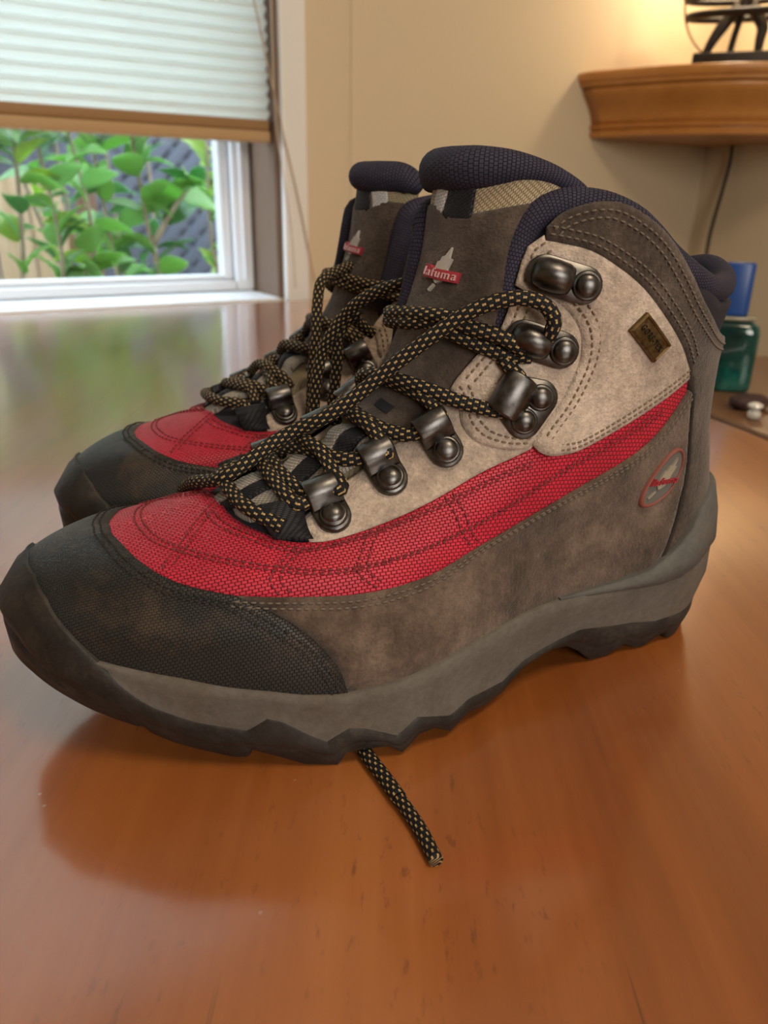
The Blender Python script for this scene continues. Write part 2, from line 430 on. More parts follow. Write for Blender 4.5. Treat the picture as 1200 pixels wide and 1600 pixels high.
# dark neighbouring wall and the dark lattice in front of it
M['dark_siding'] = plank_mat('dark_siding', (.030, .033, .045), (.055, .06, .075))
struct('wall_outside', MB().box(-4, 4, -3.2, -3.1, -.5, 2.2, WM), M['dark_siding'])
lat = empty('lattice_screen', wpt(.6, 1.7, -.5)); LI = lat.matrix_basis.inverted()
tag(lat, 'dark diagonal lattice screen at the right of the yard', 'screen')
M['lattice'] = plain('lattice_paint', (.075, .085, .115), .7)
for dr in (1, -1):
    sl = MB().bbox(-.60, .60, -.005, .005, -.018, .018, .002).build('slat', M['lattice'], lat)
    for i in range(11):
        o = sl if i == 0 else link(sl.copy(), lat)
        o.matrix_local = LI @ Matrix.Translation(wpt(.46 + i * .075, 1.7 + .006 * dr, .10)) @ Matrix.Rotation(math.atan2(WD.y, WD.x), 4, 'Z') @ Matrix.Rotation(dr * math.radians(45), 4, 'Y')
for s in (.44, 1.25):
    local(MB().bbox(s - .03, s + .03, -1.74, -1.68, -.5, .62, .004, WM), LI).build('post', M['lattice'], lat)
def leaf_mat(name, c, tr):
    t = NT(name); a = t.noise(t.coord('Object'), 40, 3); nt = t.t
    col = t.ramp(a, [(.3, tuple(x * .75 for x in c)), (.7, tuple(min(1, x * 1.2) for x in c))])
    t.set(Roughness=.35); t.l(col, t.b.inputs['Base Color'])
    tl = t.n('ShaderNodeBsdfTranslucent'); tl.inputs['Color'].default_value = (*tr, 1)
    mx = t.n('ShaderNodeMixShader'); mx.inputs[0].default_value = .5
    t.l(t.b.outputs[0], mx.inputs[1]); t.l(tl.outputs[0], mx.inputs[2]); t.l(mx.outputs[0], nt.nodes['Material Output'].inputs['Surface']); return t.m
LM = [leaf_mat('leaf_green', (.26, .46, .16), (.42, .78, .24)), leaf_mat('leaf_deep', (.12, .29, .13), (.18, .46, .18)), leaf_mat('leaf_lime', (.40, .54, .14), (.60, .85, .22)), leaf_mat('leaf_mid', (.30, .52, .24), (.46, .78, .34))]
def leaf_mesh(mat, wid):
    V = []; F = []
    n = 8
    for i in range(n + 1):
        t = i / n; w = wid * math.sin(math.pi * min(1, t ** .8)) ** .9 * (1 - .25 * t) if 0 < t < 1 else .004
        zc = .10 * math.sin(t * 2.4) - .12 * t * t
        for j, k in enumerate((-1, -.5, 0, .5, 1)):
            V.append((t, k * w, zc + .16 * abs(k) * w * 2))
    for i in range(n):
        for j in range(4): a = i * 5 + j; F.append((a, a + 1, a + 6, a + 5))
    nv = len(V)
    V += [(x, y, z - .012) for x, y, z in V]; F2 = [tuple(reversed([q + nv for q in f])) for f in F]
    o = mesh('leaf', V, F + F2, mat); me = o.data; bpy.data.objects.remove(o); return me
leaf_meshes = [leaf_mesh(LM[i % 4], w) for i, w in enumerate((.30, .26, .34, .30, .38, .24, .30, .22))]
M['stem'] = plank_mat('shrub_stem', (.26, .20, .15), (.46, .38, .30))
def shrub(label, base, stems, leaf_len, idx, nleaf, upl=.5):
    root = empty('garden_shrub', wpt(*base)); RI = root.matrix_basis.inverted()
    tag(root, label, 'shrub', 'shrubs outside the window')
    spots = []
    for st in stems:
        P = catmull([wpt(*p) for p in st], .03)
        mb = MB(); mb.tube(P, np.linspace(.008, .003, len(P)), 8)
        local(mb, RI).build('stem', M['stem'], root)
        spots += [P[i] for i in range(len(P) // 4, len(P))]
    for i in range(nleaf):
        p = spots[random.randrange(len(spots))]
        o = bpy.data.objects.new('leaf', leaf_meshes[random.choice(idx)]); link(o, root)
        L = leaf_len * random.uniform(.7, 1.25)
        az = random.uniform(0, 2 * math.pi); el = random.uniform(-.4, .9) * upl * 2
        o.matrix_local = RI @ Matrix.Translation(Vector(p)) @ Matrix.Rotation(az, 4, 'Z') @ Matrix.Rotation(-el, 4, 'Y') @ Matrix.Rotation(random.uniform(-.7, .7), 4, 'X') @ Matrix.Scale(L, 4)
shrub('broad leaved green shrub at the left of the window', (.08, .46, -.5),
      [[(.08, .46, -.5), (.06, .45, -.15), (.10, .44, .05), (.12, .43, .40)], [(.06, .47, -.5), (-.02, .46, -.05), (.0, .44, .15), (.04, .44, .42)], [(.10, .46, -.5), (.16, .50, -.1), (.18, .48, .06), (.15, .46, .32)], [(.08, .46, -.5), (.22, .5, -.08), (.25, .5, .1), (.21, .5, .38)]], .085, [0, 3, 4, 6, 1, 0, 3], 150)
shrub('tall shrub with a thick pale stem in the middle of the window', (.40, .62, -.5),
      [[(.40, .62, -.5), (.42, .62, -.05), (.40, .62, .10), (.37, .62, .42)], [(.40, .62, -.5), (.33, .64, -.05), (.31, .64, .15), (.29, .65, .40)], [(.41, .62, .06), (.46, .6, .14), (.50, .58, .19)]], .10, [0, 1, 3, 4, 0], 100)
shrub('slender lime green climber at the right edge of the window', (.60, .70, -.5),
      [[(.60, .70, -.5), (.60, .70, -.1), (.58, .70, .1), (.59, .70, .45)], [(.64, .72, -.5), (.64, .72, 0), (.62, .72, .2), (.63, .72, .45)]], .06, [2, 7, 0, 2], 110)
shrub('low leafy shrub growing just under the window', (.25, .34, -.5),
      [[(.25, .34, -.5), (.22, .34, -.2), (.16, .34, -.05)], [(.25, .34, -.5), (.30, .34, -.15), (.40, .34, -.03)], [(.25, .34, -.5), (.12, .34, -.2), (.06, .34, -.03)]], .07, [0, 3, 1], 30)
shrub('dense dark green shrub behind the others', (.45, 1.02, -.5),
      [[(.45, 1.0, -.5), (.42, 1.0, .0), (.40, 1.0, .55)], [(.45, 1.0, -.5), (.52, 1.0, .1), (.50, 1.05, .5)], [(.45, 1.0, -.5), (.20, 1.02, .18), (.18, 1.02, .6)], [(.45, 1.0, -.5), (.30, 1.0, .1), (.28, 1.0, .6)]], .11, [1, 1, 5, 0], 75)

# ------------------------------------------------------------------ table, cabinet
def poly_slab(outline, z0, z1, bev):
    bm = bmesh.new(); vs = [bm.verts.new((x, y, z0)) for x, y in outline]; f = bm.faces.new(vs)
    r = bmesh.ops.extrude_face_region(bm, geom=[f])
    for v in [g for g in r['geom'] if isinstance(g, bmesh.types.BMVert)]: v.co.z = z1
    bmesh.ops.recalc_face_normals(bm, faces=list(bm.faces))
    ed = [e for e in bm.edges if abs(e.verts[0].co.z - e.verts[1].co.z) < 1e-6]
    bmesh.ops.bevel(bm, geom=ed, offset=bev, segments=4, affect='EDGES', profile=.5)
    bm.verts.index_update(); V = [tuple(v.co) for v in bm.verts]; F = [tuple(v.index for v in f.verts) for f in bm.faces]; bm.free()
    return MB().add(V, F)
tab = empty('dining_table', (-.3, .5, FLOOR)); TI = Matrix.Translation((.3, -.5, -FLOOR))
tag(tab, 'glossy orange brown wooden dining table under the boots', 'table')
bk = lambda s: tuple((P0 + WD * s + WN * .028).xy)
edge = catmull([(.41, .10, 0), (.352, .40, 0), (.303, .588, 0), (.281, .6645, 0), (.235, .85, 0), (.16, 1.15, 0), (.09, 1.35, 0)], .03)
outl = [(-1.15, -.28), (.46, -.28)] + [(x, y) for x, y, _ in edge] + [bk(.78), bk(.70), bk(0), bk(-.62)]
local(poly_slab(outl, -.032, 0.0, .006), TI).build('table_top', M['table'], tab, smooth=False)
for i, (x, y) in enumerate(((.25, .05), (-.95, -.15), (.05, 1.1), (-.85, .75))):
    local(MB().bbox(x - .03, x + .03, y - .03, y + .03, FLOOR, -.033, .006), TI).build('leg', M['table'], tab)
cab = empty('side_cabinet', (.55, .85, FLOOR)); CI = Matrix.Translation((-.55, -.85, -FLOOR))
tag(cab, 'brown wooden side cabinet behind the right end of the table', 'cabinet')
CMx = Matrix.Translation((.315, .70, 0)) @ Matrix.Rotation(math.radians(14.5), 4, 'Z')
local(MB().bbox(.018, .50, -.28, .30, -.045, -.020, .004, CMx), CI).build('cabinet_top', M['cabinet'], cab)
local(MB().bbox(.035, .48, -.26, .28, FLOOR, -.0455, .004, CMx), CI).build('cabinet_body', M['cabinet'], cab)
# bottle
bt = empty('sanitizer_bottle', (.372, .852, -.0195), math.radians(-18))
tag(bt, 'teal green liquid bottle with a blue flip cap beside the heel', 'bottle')
def sq_lathe(prof, n=32, e=.45):
    V = []; F = []
    for (rx, ry, z) in prof:
        for k in range(n):
            a = 2 * math.pi * k / n; c, s_ = math.cos(a), math.sin(a)
            V.append((rx * math.copysign(abs(c) ** e, c), ry * math.copysign(abs(s_) ** e, s_), z))
    for i in range(len(prof) - 1):
        for k in range(n): F.append((i * n + k, i * n + (k + 1) % n, (i + 1) * n + (k + 1) % n, (i + 1) * n + k))
    F.append(tuple(reversed(range(n)))); F.append(tuple(range((len(prof) - 1) * n, len(prof) * n)))
    return MB().add(V, F)
tl = NT('teal_gel'); nz = tl.noise(tl.coord('Object', (1, 1, .7)), 22, 3)
tl.set(Roughness=.12); tl.b.inputs['Transmission Weight'].default_value = .25; tl.b.inputs['Coat Weight'].default_value = .6
M['gel'] = tl.out(tl.ramp(nz, [(.35, (.001, .025, .024)), (.55, (.003, .075, .062)), (.72, (.04, .22, .17))]))
sq_lathe([(.027, .016, 0), (.030, .018, .003), (.0305, .0185, .012), (.0305, .0185, .062), (.029, .0175, .070), (.022, .014, .075)]).build('bottle_body', M['gel'], bt)
M['clear'] = plain('clear_plastic', (.55, .52, .40), .15, 0, .6, Transmission_Weight=.5)
sq_lathe([(.021, .013, .0752), (.0255, .0165, .0775), (.0255, .0165, .0795), (.015, .012, .0800)], e=.8).build('bottle_neck', M['clear'], bt)
M['blue_cap'] = plain('blue_cap', (.012, .060, .25), .35)
sq_lathe([(.0145, .0115, .0805), (.0150, .012, .084), (.0148, .0118, .132), (.0138, .011, .1345)], e=.6).build('flip_cap', M['blue_cap'], bt)
# small things beside the bottle
pz = -.0195
pc = empty('dark_pouch', (.366, .762, pz), math.radians(10)); tag(pc, 'small dark reddish brown pouch lying in front of the bottle', 'pouch')
sq_lathe([(.014, .008, 0), (.020, .012, .004), (.020, .012, .010), (.014, .008, .0135)], e=.7).build('pouch_body', plain('pouch_leather', (.045, .018, .016), .7), pc)
MB().bbox(-.012, .012, -.0128, -.0118, .0035, .0075, .0003).build('flap_edge', plain('pouch_edge', (.09, .04, .03), .7), pc)
jl = empty('glass_stopper', (.3535, .722, pz)); tag(jl, 'tiny shiny glass stopper at the table edge near the bottle', 'stopper')
MB().lathe([(.003, 0), (.006, .001), (.0065, .006), (.004, .009)], 20).build('stopper_base', plain('stopper_glass', (.75, .72, .65), .08, 0, .8, Transmission_Weight=.4), jl)
MB().lathe([(.004, .0091), (.007, .0115), (.007, .014), (.003, .016)], 20).build('stopper_knob', plain('stopper_knob', (.80, .77, .70), .08, .3, .8), jl)

# ------------------------------------------------------------------ corner shelf, lamp, cable
sh = empty('corner_shelf', CORNER + Vector((0, 0, .295)))
tag(sh, 'oak corner shelf with a curved moulded front high on the wall', 'shelf')
def corner_xy(a, b): return CORNER - WD * a + WN * b
def shelf_outline(R, n=28):
    pts = [(0.001, 0.001), (R, .001), (R, .035 * R / .42)]
    a0, b0 = R, .035 * R / .42
    for i in range(1, n):
        t = i / n; a = a0 + (b0 - a0) * t; b = b0 + (a0 - b0) * t; bulge = .085 * R / .42 * math.sin(math.pi * t)
        pts.append((a + bulge * .7071, b + bulge * .7071))
    pts += [(b0, a0), (.001, a0)]
    return pts
def shelf_loft(prof):
    V = []; F = []; n = None
    for (R, z) in prof:
        o = shelf_outline(R); n = len(o)
        for a, b in o: p = corner_xy(a, b); V.append((p.x, p.y, z))
    for i in range(len(prof) - 1):
        for k in range(n): F.append((i * n + (k + 1) % n, i * n + k, (i + 1) * n + k, (i + 1) * n + (k + 1) % n))
    F.append(tuple(range(n))); F.append(tuple(reversed(range((len(prof) - 1) * n, len(prof) * n))))
    return MB().add(V, F)
SI = Matrix.Translation(-(CORNER + Vector((0, 0, .295))))
local(shelf_loft([(.366, .295), (.374, .297), (.376, .305), (.371, .308), (.3705, .3105), (.377, .3125), (.378, .3165), (.374, .319)]), SI).build('lower_moulding', M['shelf'], sh, smooth=False)
local(shelf_loft([(.3735, .319), (.376, .33), (.381, .342), (.389, .354), (.399, .366), (.406, .376), (.4075, .384)]), SI).build('cove_moulding', M['shelf'], sh)
local(shelf_loft([(.411, .3843), (.415, .3865), (.416, .392), (.420, .3945), (.4225, .402), (.4215, .409), (.418, .411)]), SI).build('shelf_top', M['shelf'], sh, smooth=False)
LPOS = corner_xy(.19, .19)
lamp = empty('table_lamp', (LPOS.x, LPOS.y, .4113), math.atan2(-LPOS.x, LPOS.y))
tag(lamp, 'dark metal figure lamp with a wire hoop on the corner shelf', 'lamp')
M['iron'] = plain('dark_iron', (.022, .016, .012), .5, .4)
M['wire'] = plain('hoop_wire', (.22, .15, .085), .4, .6)
MB().bbox(-.082, .070, -.035, .035, 0, .032, .003).build('plinth', M['iron'], lamp)
cx, cz, RR = .004, .128, .115
hoop = MB(); hp = [(cx + RR * math.cos(a), 0, cz + RR * math.sin(a)) for a in np.linspace(0, 2 * math.pi, 73)]
hoop.tube(hp, .0022, 8); hoop.build('wire_hoop', M['wire'], lamp)
for (x0, y0, x1) in ((-.060, -.012, -.012), (.034, -.012, .010)):
    MB().tube(catmull([(x0, y0, .032), (x0 * .78 + x1 * .22 + (.006 if x0 > 0 else 0), y0, .055), ((x0 + x1) / 2 + (.012 if x0 > 0 else 0), y0 * .6, .078), (x1, 0, .112)], .005), [.0075 + .004 * min(1, i / 12) for i in range(len(catmull([(x0, y0, .032), (x0 * .78 + x1 * .22 + (.006 if x0 > 0 else 0), y0, .055), ((x0 + x1) / 2 + (.012 if x0 > 0 else 0), y0 * .6, .078), (x1, 0, .112)], .005)))], 12).build('leg', M['iron'], lamp)
MB().tube(catmull([(-.016, .014, .032), (-.012, .012, .065), (-.004, .006, .105)], .006), .0065, 12).build('leg', M['iron'], lamp)
MB().tube(catmull([(-.003, 0, .104), (0, 0, .13), (.001, 0, .165), (0, 0, .19)], .006), [.014, .014, .0135, .0135, .013, .013, .013, .014, .015, .016, .016, .016, .016, .015, .013, .011, .010][:len(catmull([(-.003, 0, .104), (0, 0, .13), (.001, 0, .165), (0, 0, .19)], .006))] , 14).build('figure_body', M['iron'], lamp)
ring = MB()
for zz, r_ in ((.097, .106), (.127, .112)):
    ring.tube([(cx + r_ * math.cos(a), r_ * .55 * math.sin(a), zz + .004 * math.sin(a)) for a in np.linspace(0, 2 * math.pi, 61)], .0068, 10)
ring.build('arm_ring', M['iron'], lamp)['kind'] = 'stuff'
MB().tube([(0, 0, .19), (0, 0, .27)], .006, 12).build('lamp_stem', M['iron'], lamp)
shd = plain('lamp_shade', (.75, .62, .42), .8)
shv = MB(); V = []; F = []
for (r_, z) in ((.10, .245), (.065, .40), (.0635, .40), (.0985, .245)):
    for k in range(40): V.append((r_ * math.cos(2 * math.pi * k / 40), r_ * math.sin(2 * math.pi * k / 40), z))
for i in range(4):
    for k in range(40): F.append((i * 40 + k, i * 40 + (k + 1) % 40, ((i + 1) % 4) * 40 + (k + 1) % 40, ((i + 1) % 4) * 40 + k))
shv.add(V, F).build('lamp_shade', shd, lamp)
be = NT('bulb_glow'); be.b.inputs['Emission Color'].default_value = (1, .75, .42, 1); be.b.inputs['Emission Strength'].default_value = 12
MB().lathe([(.006, .271), (.012, .28), (.022, .30), (.024, .315), (.018, .332), (.006, .340)], 20).build('bulb', be.m, lamp)
pl = bpy.data.lights.new('lamp_light', 'POINT'); pl.energy = 4.6; pl.color = (1.0, .80, .54); pl.shadow_soft_size = .035
po = link(bpy.data.objects.new('lamp_light', pl)); po.location = (LPOS.x, LPOS.y, .4113 + .24)
cab_pts = [corner_xy(.02, .085) + Vector((0, 0, z)) + WD * dx for z, dx in ((.294, .0), (.26, .002), (.20, -.008), (.14, -.02), (.08, -.026), (-.05, -.02), (-.3, -.01))]
cbl = MB().tube(catmull(cab_pts, .012), .0042, 8).build('power_cable', plain('cable_black', (.02, .016, .013), .5))
tag(cbl, 'black power cable hanging below the corner shelf', 'cable')

# ------------------------------------------------------------------ boot surface: S(u, z), u = 0 front centre, +lateral, +-1 heel
K=np.array([
# z     xb    xf    rb   rf    l12  l35  l60  l85   m12  m35  m60  m85
[.000, .012, .255, .12, .34,  .027,.030,.050,.045, .031,.030,.044,.038],
[.020, .008, .270, .12, .32,  .030,.034,.052,.046, .032,.031,.045,.040],
[.035, .005, .278, .12, .30,  .033,.038,.053,.046, .032,.032,.046,.041],
[.048, .006, .277, .12, .30,  .032,.038,.051,.045, .032,.033,.045,.041],
[.058, .007, .2715, .13, .34,  .031,.037,.048,.043, .031,.033,.043,.039],
[.064, .008, .262, .14, .36,  .031,.036,.046,.044, .031,.033,.042,.040],
[.070, .010, .237, .15, .38,  .031,.036,.043,.041, .031,.033,.040,.037],
[.079, .012, .203, .16, .38,  .030,.035,.041,.038, .030,.033,.038,.034],
[.093, .015, .173, .20, .42,  .030,.036,.039,.036, .030,.034,.036,.032],
[.115, .016, .152, .25, .44,  .031,.037,.039,.035, .031,.036,.036,.032],
[.140, .011, .141, .30, .44,  .034,.040,.040,.035, .034,.039,.038,.033],
[.155, .007, .137, .32, .44,  .036,.042,.041,.034, .036,.041,.040,.033],
[.170, .005, .135, .32, .44,  .036,.043,.042,.034, .036,.042,.041,.033],
[.200, .004, .131, .32, .44,  .036,.043,.042,.034, .036,.042,.041,.033],
])

def pchip(xk, yk, x):
    xk = np.asarray(xk, float); yk = np.asarray(yk, float); x = np.clip(np.asarray(x, float), xk[0], xk[-1])
    hh = np.diff(xk); hs = hh[:, None]; d = np.diff(yk, axis=0) / hs; mm = np.zeros_like(yk)
    a = d[:-1]; b = d[1:]; ok = (a * b) > 0
    with np.errstate(divide='ignore', invalid='ignore'):
        w1 = 2 * hs[1:] + hs[:-1]; w2 = hs[1:] + 2 * hs[:-1]
        mm[1:-1] = np.where(ok, (w1 + w2) / (w1 / a + w2 / b), 0)
    mm[0] = d[0]; mm[-1] = d[-1]
    i = np.clip(np.searchsorted(xk, x) - 1, 0, len(xk) - 2)
    t = ((x - xk[i]) / hh[i])[..., None]; hi = hh[i][..., None]
    return (1 + 2 * t) * (1 - t) ** 2 * yk[i] + t * (1 - t) ** 2 * hi * mm[i] + t * t * (3 - 2 * t) * yk[i + 1] + t * t * (t - 1) * hi * mm[i + 1]
TKN = np.array([.12, .35, .6, .85])
def interp_t(t, w):
    t = np.clip(t, TKN[0], TKN[-1]); i = np.clip(np.searchsorted(TKN, t, side='right') - 1, 0, 2)
    hh = np.diff(TKN); d = (w[..., 1:] - w[..., :-1]) / hh; z0 = np.zeros_like(d[..., :1])
    mm = np.concatenate([z0, (d[..., :1] + d[..., 1:2]) / 2, (d[..., 1:2] + d[..., 2:3]) / 2, z0], -1)
    g = lambda a, j: np.take_along_axis(a, j[..., None], -1)[..., 0]
    h_ = hh[i]; s = (t - TKN[i]) / h_
    return (1 + 2 * s) * (1 - s) ** 2 * g(w, i) + s * (1 - s) ** 2 * h_ * g(mm, i) + s * s * (3 - 2 * s) * g(w, i + 1) + s * s * (s - 1) * h_ * g(mm, i + 1)
def yc(x): return -.014 * np.clip((x - .14) / .135, 0, 1.2) ** 2
def S(u, z):
    u = np.asarray(u, float); z = np.asarray(z, float); u, z = np.broadcast_arrays(u, z)
    u = (u + 1) % 2 - 1
    if MIR[0]: u = u - np.interp(z, [.07, .08, .092, .105, .15], [0, .05, .085, .12, .15]) * np.maximum(0, 1 - np.abs(u) / .6)   # throat of the other boot leans to its inner side
    p = pchip(K[:, 0], K[:, 1:], z); xb, xf, rb, rf = [p[..., i] for i in range(4)]
    t = (1 + np.cos(np.pi * np.abs(u))) / 2
    wt = interp_t(t, np.where((u >= 0)[..., None], p[..., 4:8], p[..., 8:12]))
    cap = lambda d, r: np.sqrt(np.maximum(1 - np.clip(1 - d / r, 0, 1) ** 2, 0))
    y = np.sign(u) * wt * cap(1 - t, rf) * cap(t, rb); x = xb + (xf - xb) * t
    return np.stack([x, y + yc(x), z], -1)
def Sn(u, z):
    e = 2e-3; ez = 6e-4
    u = np.asarray(u, float); z = np.asarray(z, float)
    su = (S(u + e, z) - S(u - e, z)) / (2 * e); sz = (S(u, z + ez) - S(u, np.maximum(z - ez, 0))) / (2 * ez)
    n = np.cross(su, sz); n /= np.linalg.norm(n, axis=-1, keepdims=True) + 1e-12
    return S(u, z), n, su, sz
def at(u, z, off=0.0):
    P, n, _, _ = Sn(u, z); return P + n * (off if np.ndim(off) == 0 else np.asarray(off)[..., None])
UG = np.linspace(-1, 1, 401); ZG = np.linspace(0, .2, 161)
_uu, _zz = np.meshgrid(UG, ZG, indexing='ij'); _PG = S(np.clip(_uu, -.99999, .99999), _zz)
AU = np.concatenate([np.zeros((1, len(ZG))), np.cumsum(np.linalg.norm(np.diff(_PG, axis=0), axis=-1), 0)], 0); AU -= AU[200:201]
AV = np.concatenate([np.zeros((len(UG), 1)), np.cumsum(np.linalg.norm(np.diff(_PG, axis=1), axis=-1), 1)], 1)
def arc_uv(u, z):
    u = np.asarray(u, float); w = (u + 1) % 2 - 1; over = u > 1.0
    fu = np.clip((w + 1) / 2 * 400, 0, 399.999); fz = np.clip(np.asarray(z) / .2 * 160, 0, 159.999)
    i = fu.astype(int); j = fz.astype(int); a = fu - i; b = fz - j
    bl_ = lambda T: (T[i, j] * (1 - a) * (1 - b) + T[i + 1, j] * a * (1 - b) + T[i, j + 1] * (1 - a) * b + T[i + 1, j + 1] * a * b)
    U = bl_(AU); U = np.where(over, U + (AU[-1, j] - AU[0, j]), U)
    return np.stack([U, bl_(AV)], -1)
def med(u, z):
    """the same seam on the medial side: the throat sits a little towards the lateral side"""
    return -u + np.interp(z, [.07, .08, .092, .105, .15], [0, .045, .067, .115, .14]) * max(0, 1 - abs(u) / .6)
def medc(c): return [(med(p[0], p[1]), *p[1:]) for p in c]

def resample(poly, step, closed=True):
    P = np.asarray(poly, float)
    if closed: P = np.vstack([P, P[:1]])
    out = []
    for a, b in zip(P[:-1], P[1:]):
        k = max(1, int(math.ceil(np.linalg.norm(b - a) / step)))
        out += [a + (b - a) * i / k for i in range(k)]
    if not closed: out.append(P[-1])
    return np.array(out)
def in_poly(P, Q):
    x, y = Q[:, 0], Q[:, 1]; c = np.zeros(len(Q), bool); n = len(P)
    for i in range(n):
        x0, y0 = P[i - 1]; x1, y1 = P[i]
        if y0 == y1: continue
        k = ((y0 > y) != (y1 > y)) & (x < (x1 - x0) * (y - y0) / (y1 - y0) + x0); c ^= k
    return c
MX, MY = .30, 1.6
def panel(name, poly, off, thick, mat, parent, step=.0026, label=None, uvmode='arc', under=.0012):
    """a sheet of material lying on the boot; poly in (u, z); off number or f(u, z)"""
    B = resample(np.asarray(poly)[:, :2] * (MX, MY), .0014)
    lo, hi = B.min(0), B.max(0)
    gx, gy = np.meshgrid(np.arange(lo[0], hi[0], step), np.arange(lo[1], hi[1], step * .87), indexing='ij')
    gx = gx + (np.arange(gx.shape[1]) % 2)[None, :] * step / 2
    G = np.stack([gx.ravel(), gy.ravel()], -1); G = G[in_poly(B, G)]
    if len(G):
        d2 = np.min(((G[:, None, :] - B[None, :, :]) ** 2).sum(-1), 1) if len(G) * len(B) < 6e6 else np.concatenate([np.min(((g[:, None, :] - B[None]) ** 2).sum(-1), 1) for g in np.array_split(G, 1 + len(G) * len(B) // 3000000)])
        G = G[d2 > (.0011) ** 2]
    pts = np.vstack([B, G]) if len(G) else B
    nb = len(B)
    V2, E2, F2, ov, oe, of_ = delaunay_2d_cdt([Vector(p) for p in pts], [(i, (i + 1) % nb) for i in range(nb)], [], 1, 1e-7)
    V2 = np.array([tuple(v) for v in V2]); uz = V2 / (MX, MY)
    o = off(uz[:, 0], uz[:, 1]) if callable(off) else np.full(len(uz), off)
    # boundary edges of the triangulation
    cnt = {}
    tris = []
    for f in F2:
        a, b, c = f
        A_ = (V2[b] - V2[a]); B_ = (V2[c] - V2[a])
        if A_[0] * B_[1] - A_[1] * B_[0] < 0: f = (a, c, b)
        tris.append(tuple(f))
        for e in ((f[0], f[1]), (f[1], f[2]), (f[2], f[0])): cnt[e] = cnt.get(e, 0) + 1
    bd = [e for e in cnt if (e[1], e[0]) not in cnt]
    isb = np.zeros(len(V2), bool)
    for a, b in bd: isb[a] = isb[b] = True
    P, n, _, _ = Sn(uz[:, 0], uz[:, 1])
    top = P + n * (o - np.where(isb, thick * .35, 0))[:, None]
    low = {}
    V = [tuple(p) for p in top]; UVs = (arc_uv(uz[:, 0], uz[:, 1]) if uvmode == 'arc' else np.stack([P[:, 0], np.abs(P[:, 1] - yc(P[:, 0])) - P[:, 2]], -1)).tolist()
    for i in np.where(isb)[0]:
        low[i] = len(V); V.append(tuple(P[i] + n[i] * (o[i] - thick - under))); UVs.append(UVs[i])
    F = tris + [(b, a, low[a], low[b]) for a, b in bd]
    ob = mesh(name, V, F, mat, parent, UVs)
    if label: ob['label'] = label
    return ob

def offset_curve(c, dist):
    """shift a (u, z) curve sideways by dist metres on the surface (left of its direction)"""
    c = np.asarray(c, float)[:, :2]; _, _, su, sz = Sn(c[:, 0], c[:, 1])
    lu = np.linalg.norm(su, axis=-1); lz = np.linalg.norm(sz, axis=-1)
    q = c * np.stack([lu, lz], -1); t = np.gradient(c, axis=0) * np.stack([lu, lz], -1)
    t /= np.linalg.norm(t, axis=1, keepdims=True) + 1e-12
    nrm = np.stack([-t[:, 1], t[:, 0]], -1)
    return c + nrm * dist / np.stack([lu, lz], -1)
def smooth_uv(c, n=6): return catmull(np.asarray(c)[:, :2], None, n)
def stitch_row(mb, c, off, pitch=.0024, length=.0017, r=.00029):
    c = smooth_uv(c, 8); P, n, _, _ = Sn(c[:, 0], c[:, 1]); o = off if not callable(off) else off(c[:, 0], c[:, 1])
    P = P + n * (np.asarray(o)[..., None] if np.ndim(o) else o)
    s = np.concatenate([[0], np.cumsum(np.linalg.norm(np.diff(P, axis=0), axis=1))])
    k = int(s[-1] / pitch)
    if k < 1: return
    ip = lambda q, A_: np.stack([np.interp(q, s, A_[:, i]) for i in range(3)], -1)
    for i in range(k):
        a = i * pitch + .3 * pitch; qs = a + length * np.array([0, .22, .78, 1.0])
        C_ = ip(qs, P); N_ = ip(qs, n); T = C_[3] - C_[0]; T /= np.linalg.norm(T) + 1e-12
        V = []
        for j in range(4):
            N = N_[j] / np.linalg.norm(N_[j]); Bn = np.cross(T, N); rr = r * (.55 if j in (0, 3) else 1); lift = -r * .8 if j in (0, 3) else r * .25
            for q in range(5):
                an = 2 * math.pi * q / 5; V.append(C_[j] + N * lift + rr * (math.cos(an) * Bn * 1.25 + math.sin(an) * N))
        F = [(j * 5 + q, j * 5 + (q + 1) % 5, (j + 1) * 5 + (q + 1) % 5, (j + 1) * 5 + q) for j in range(3) for q in range(5)]
        mb.add(V, F)
def stitches(parent, mat, rows):
    mb = MB()
    for c, off in rows: stitch_row(mb, c, off)
    o = mb.build('stitching', mat, parent); o['kind'] = 'stuff'; return o

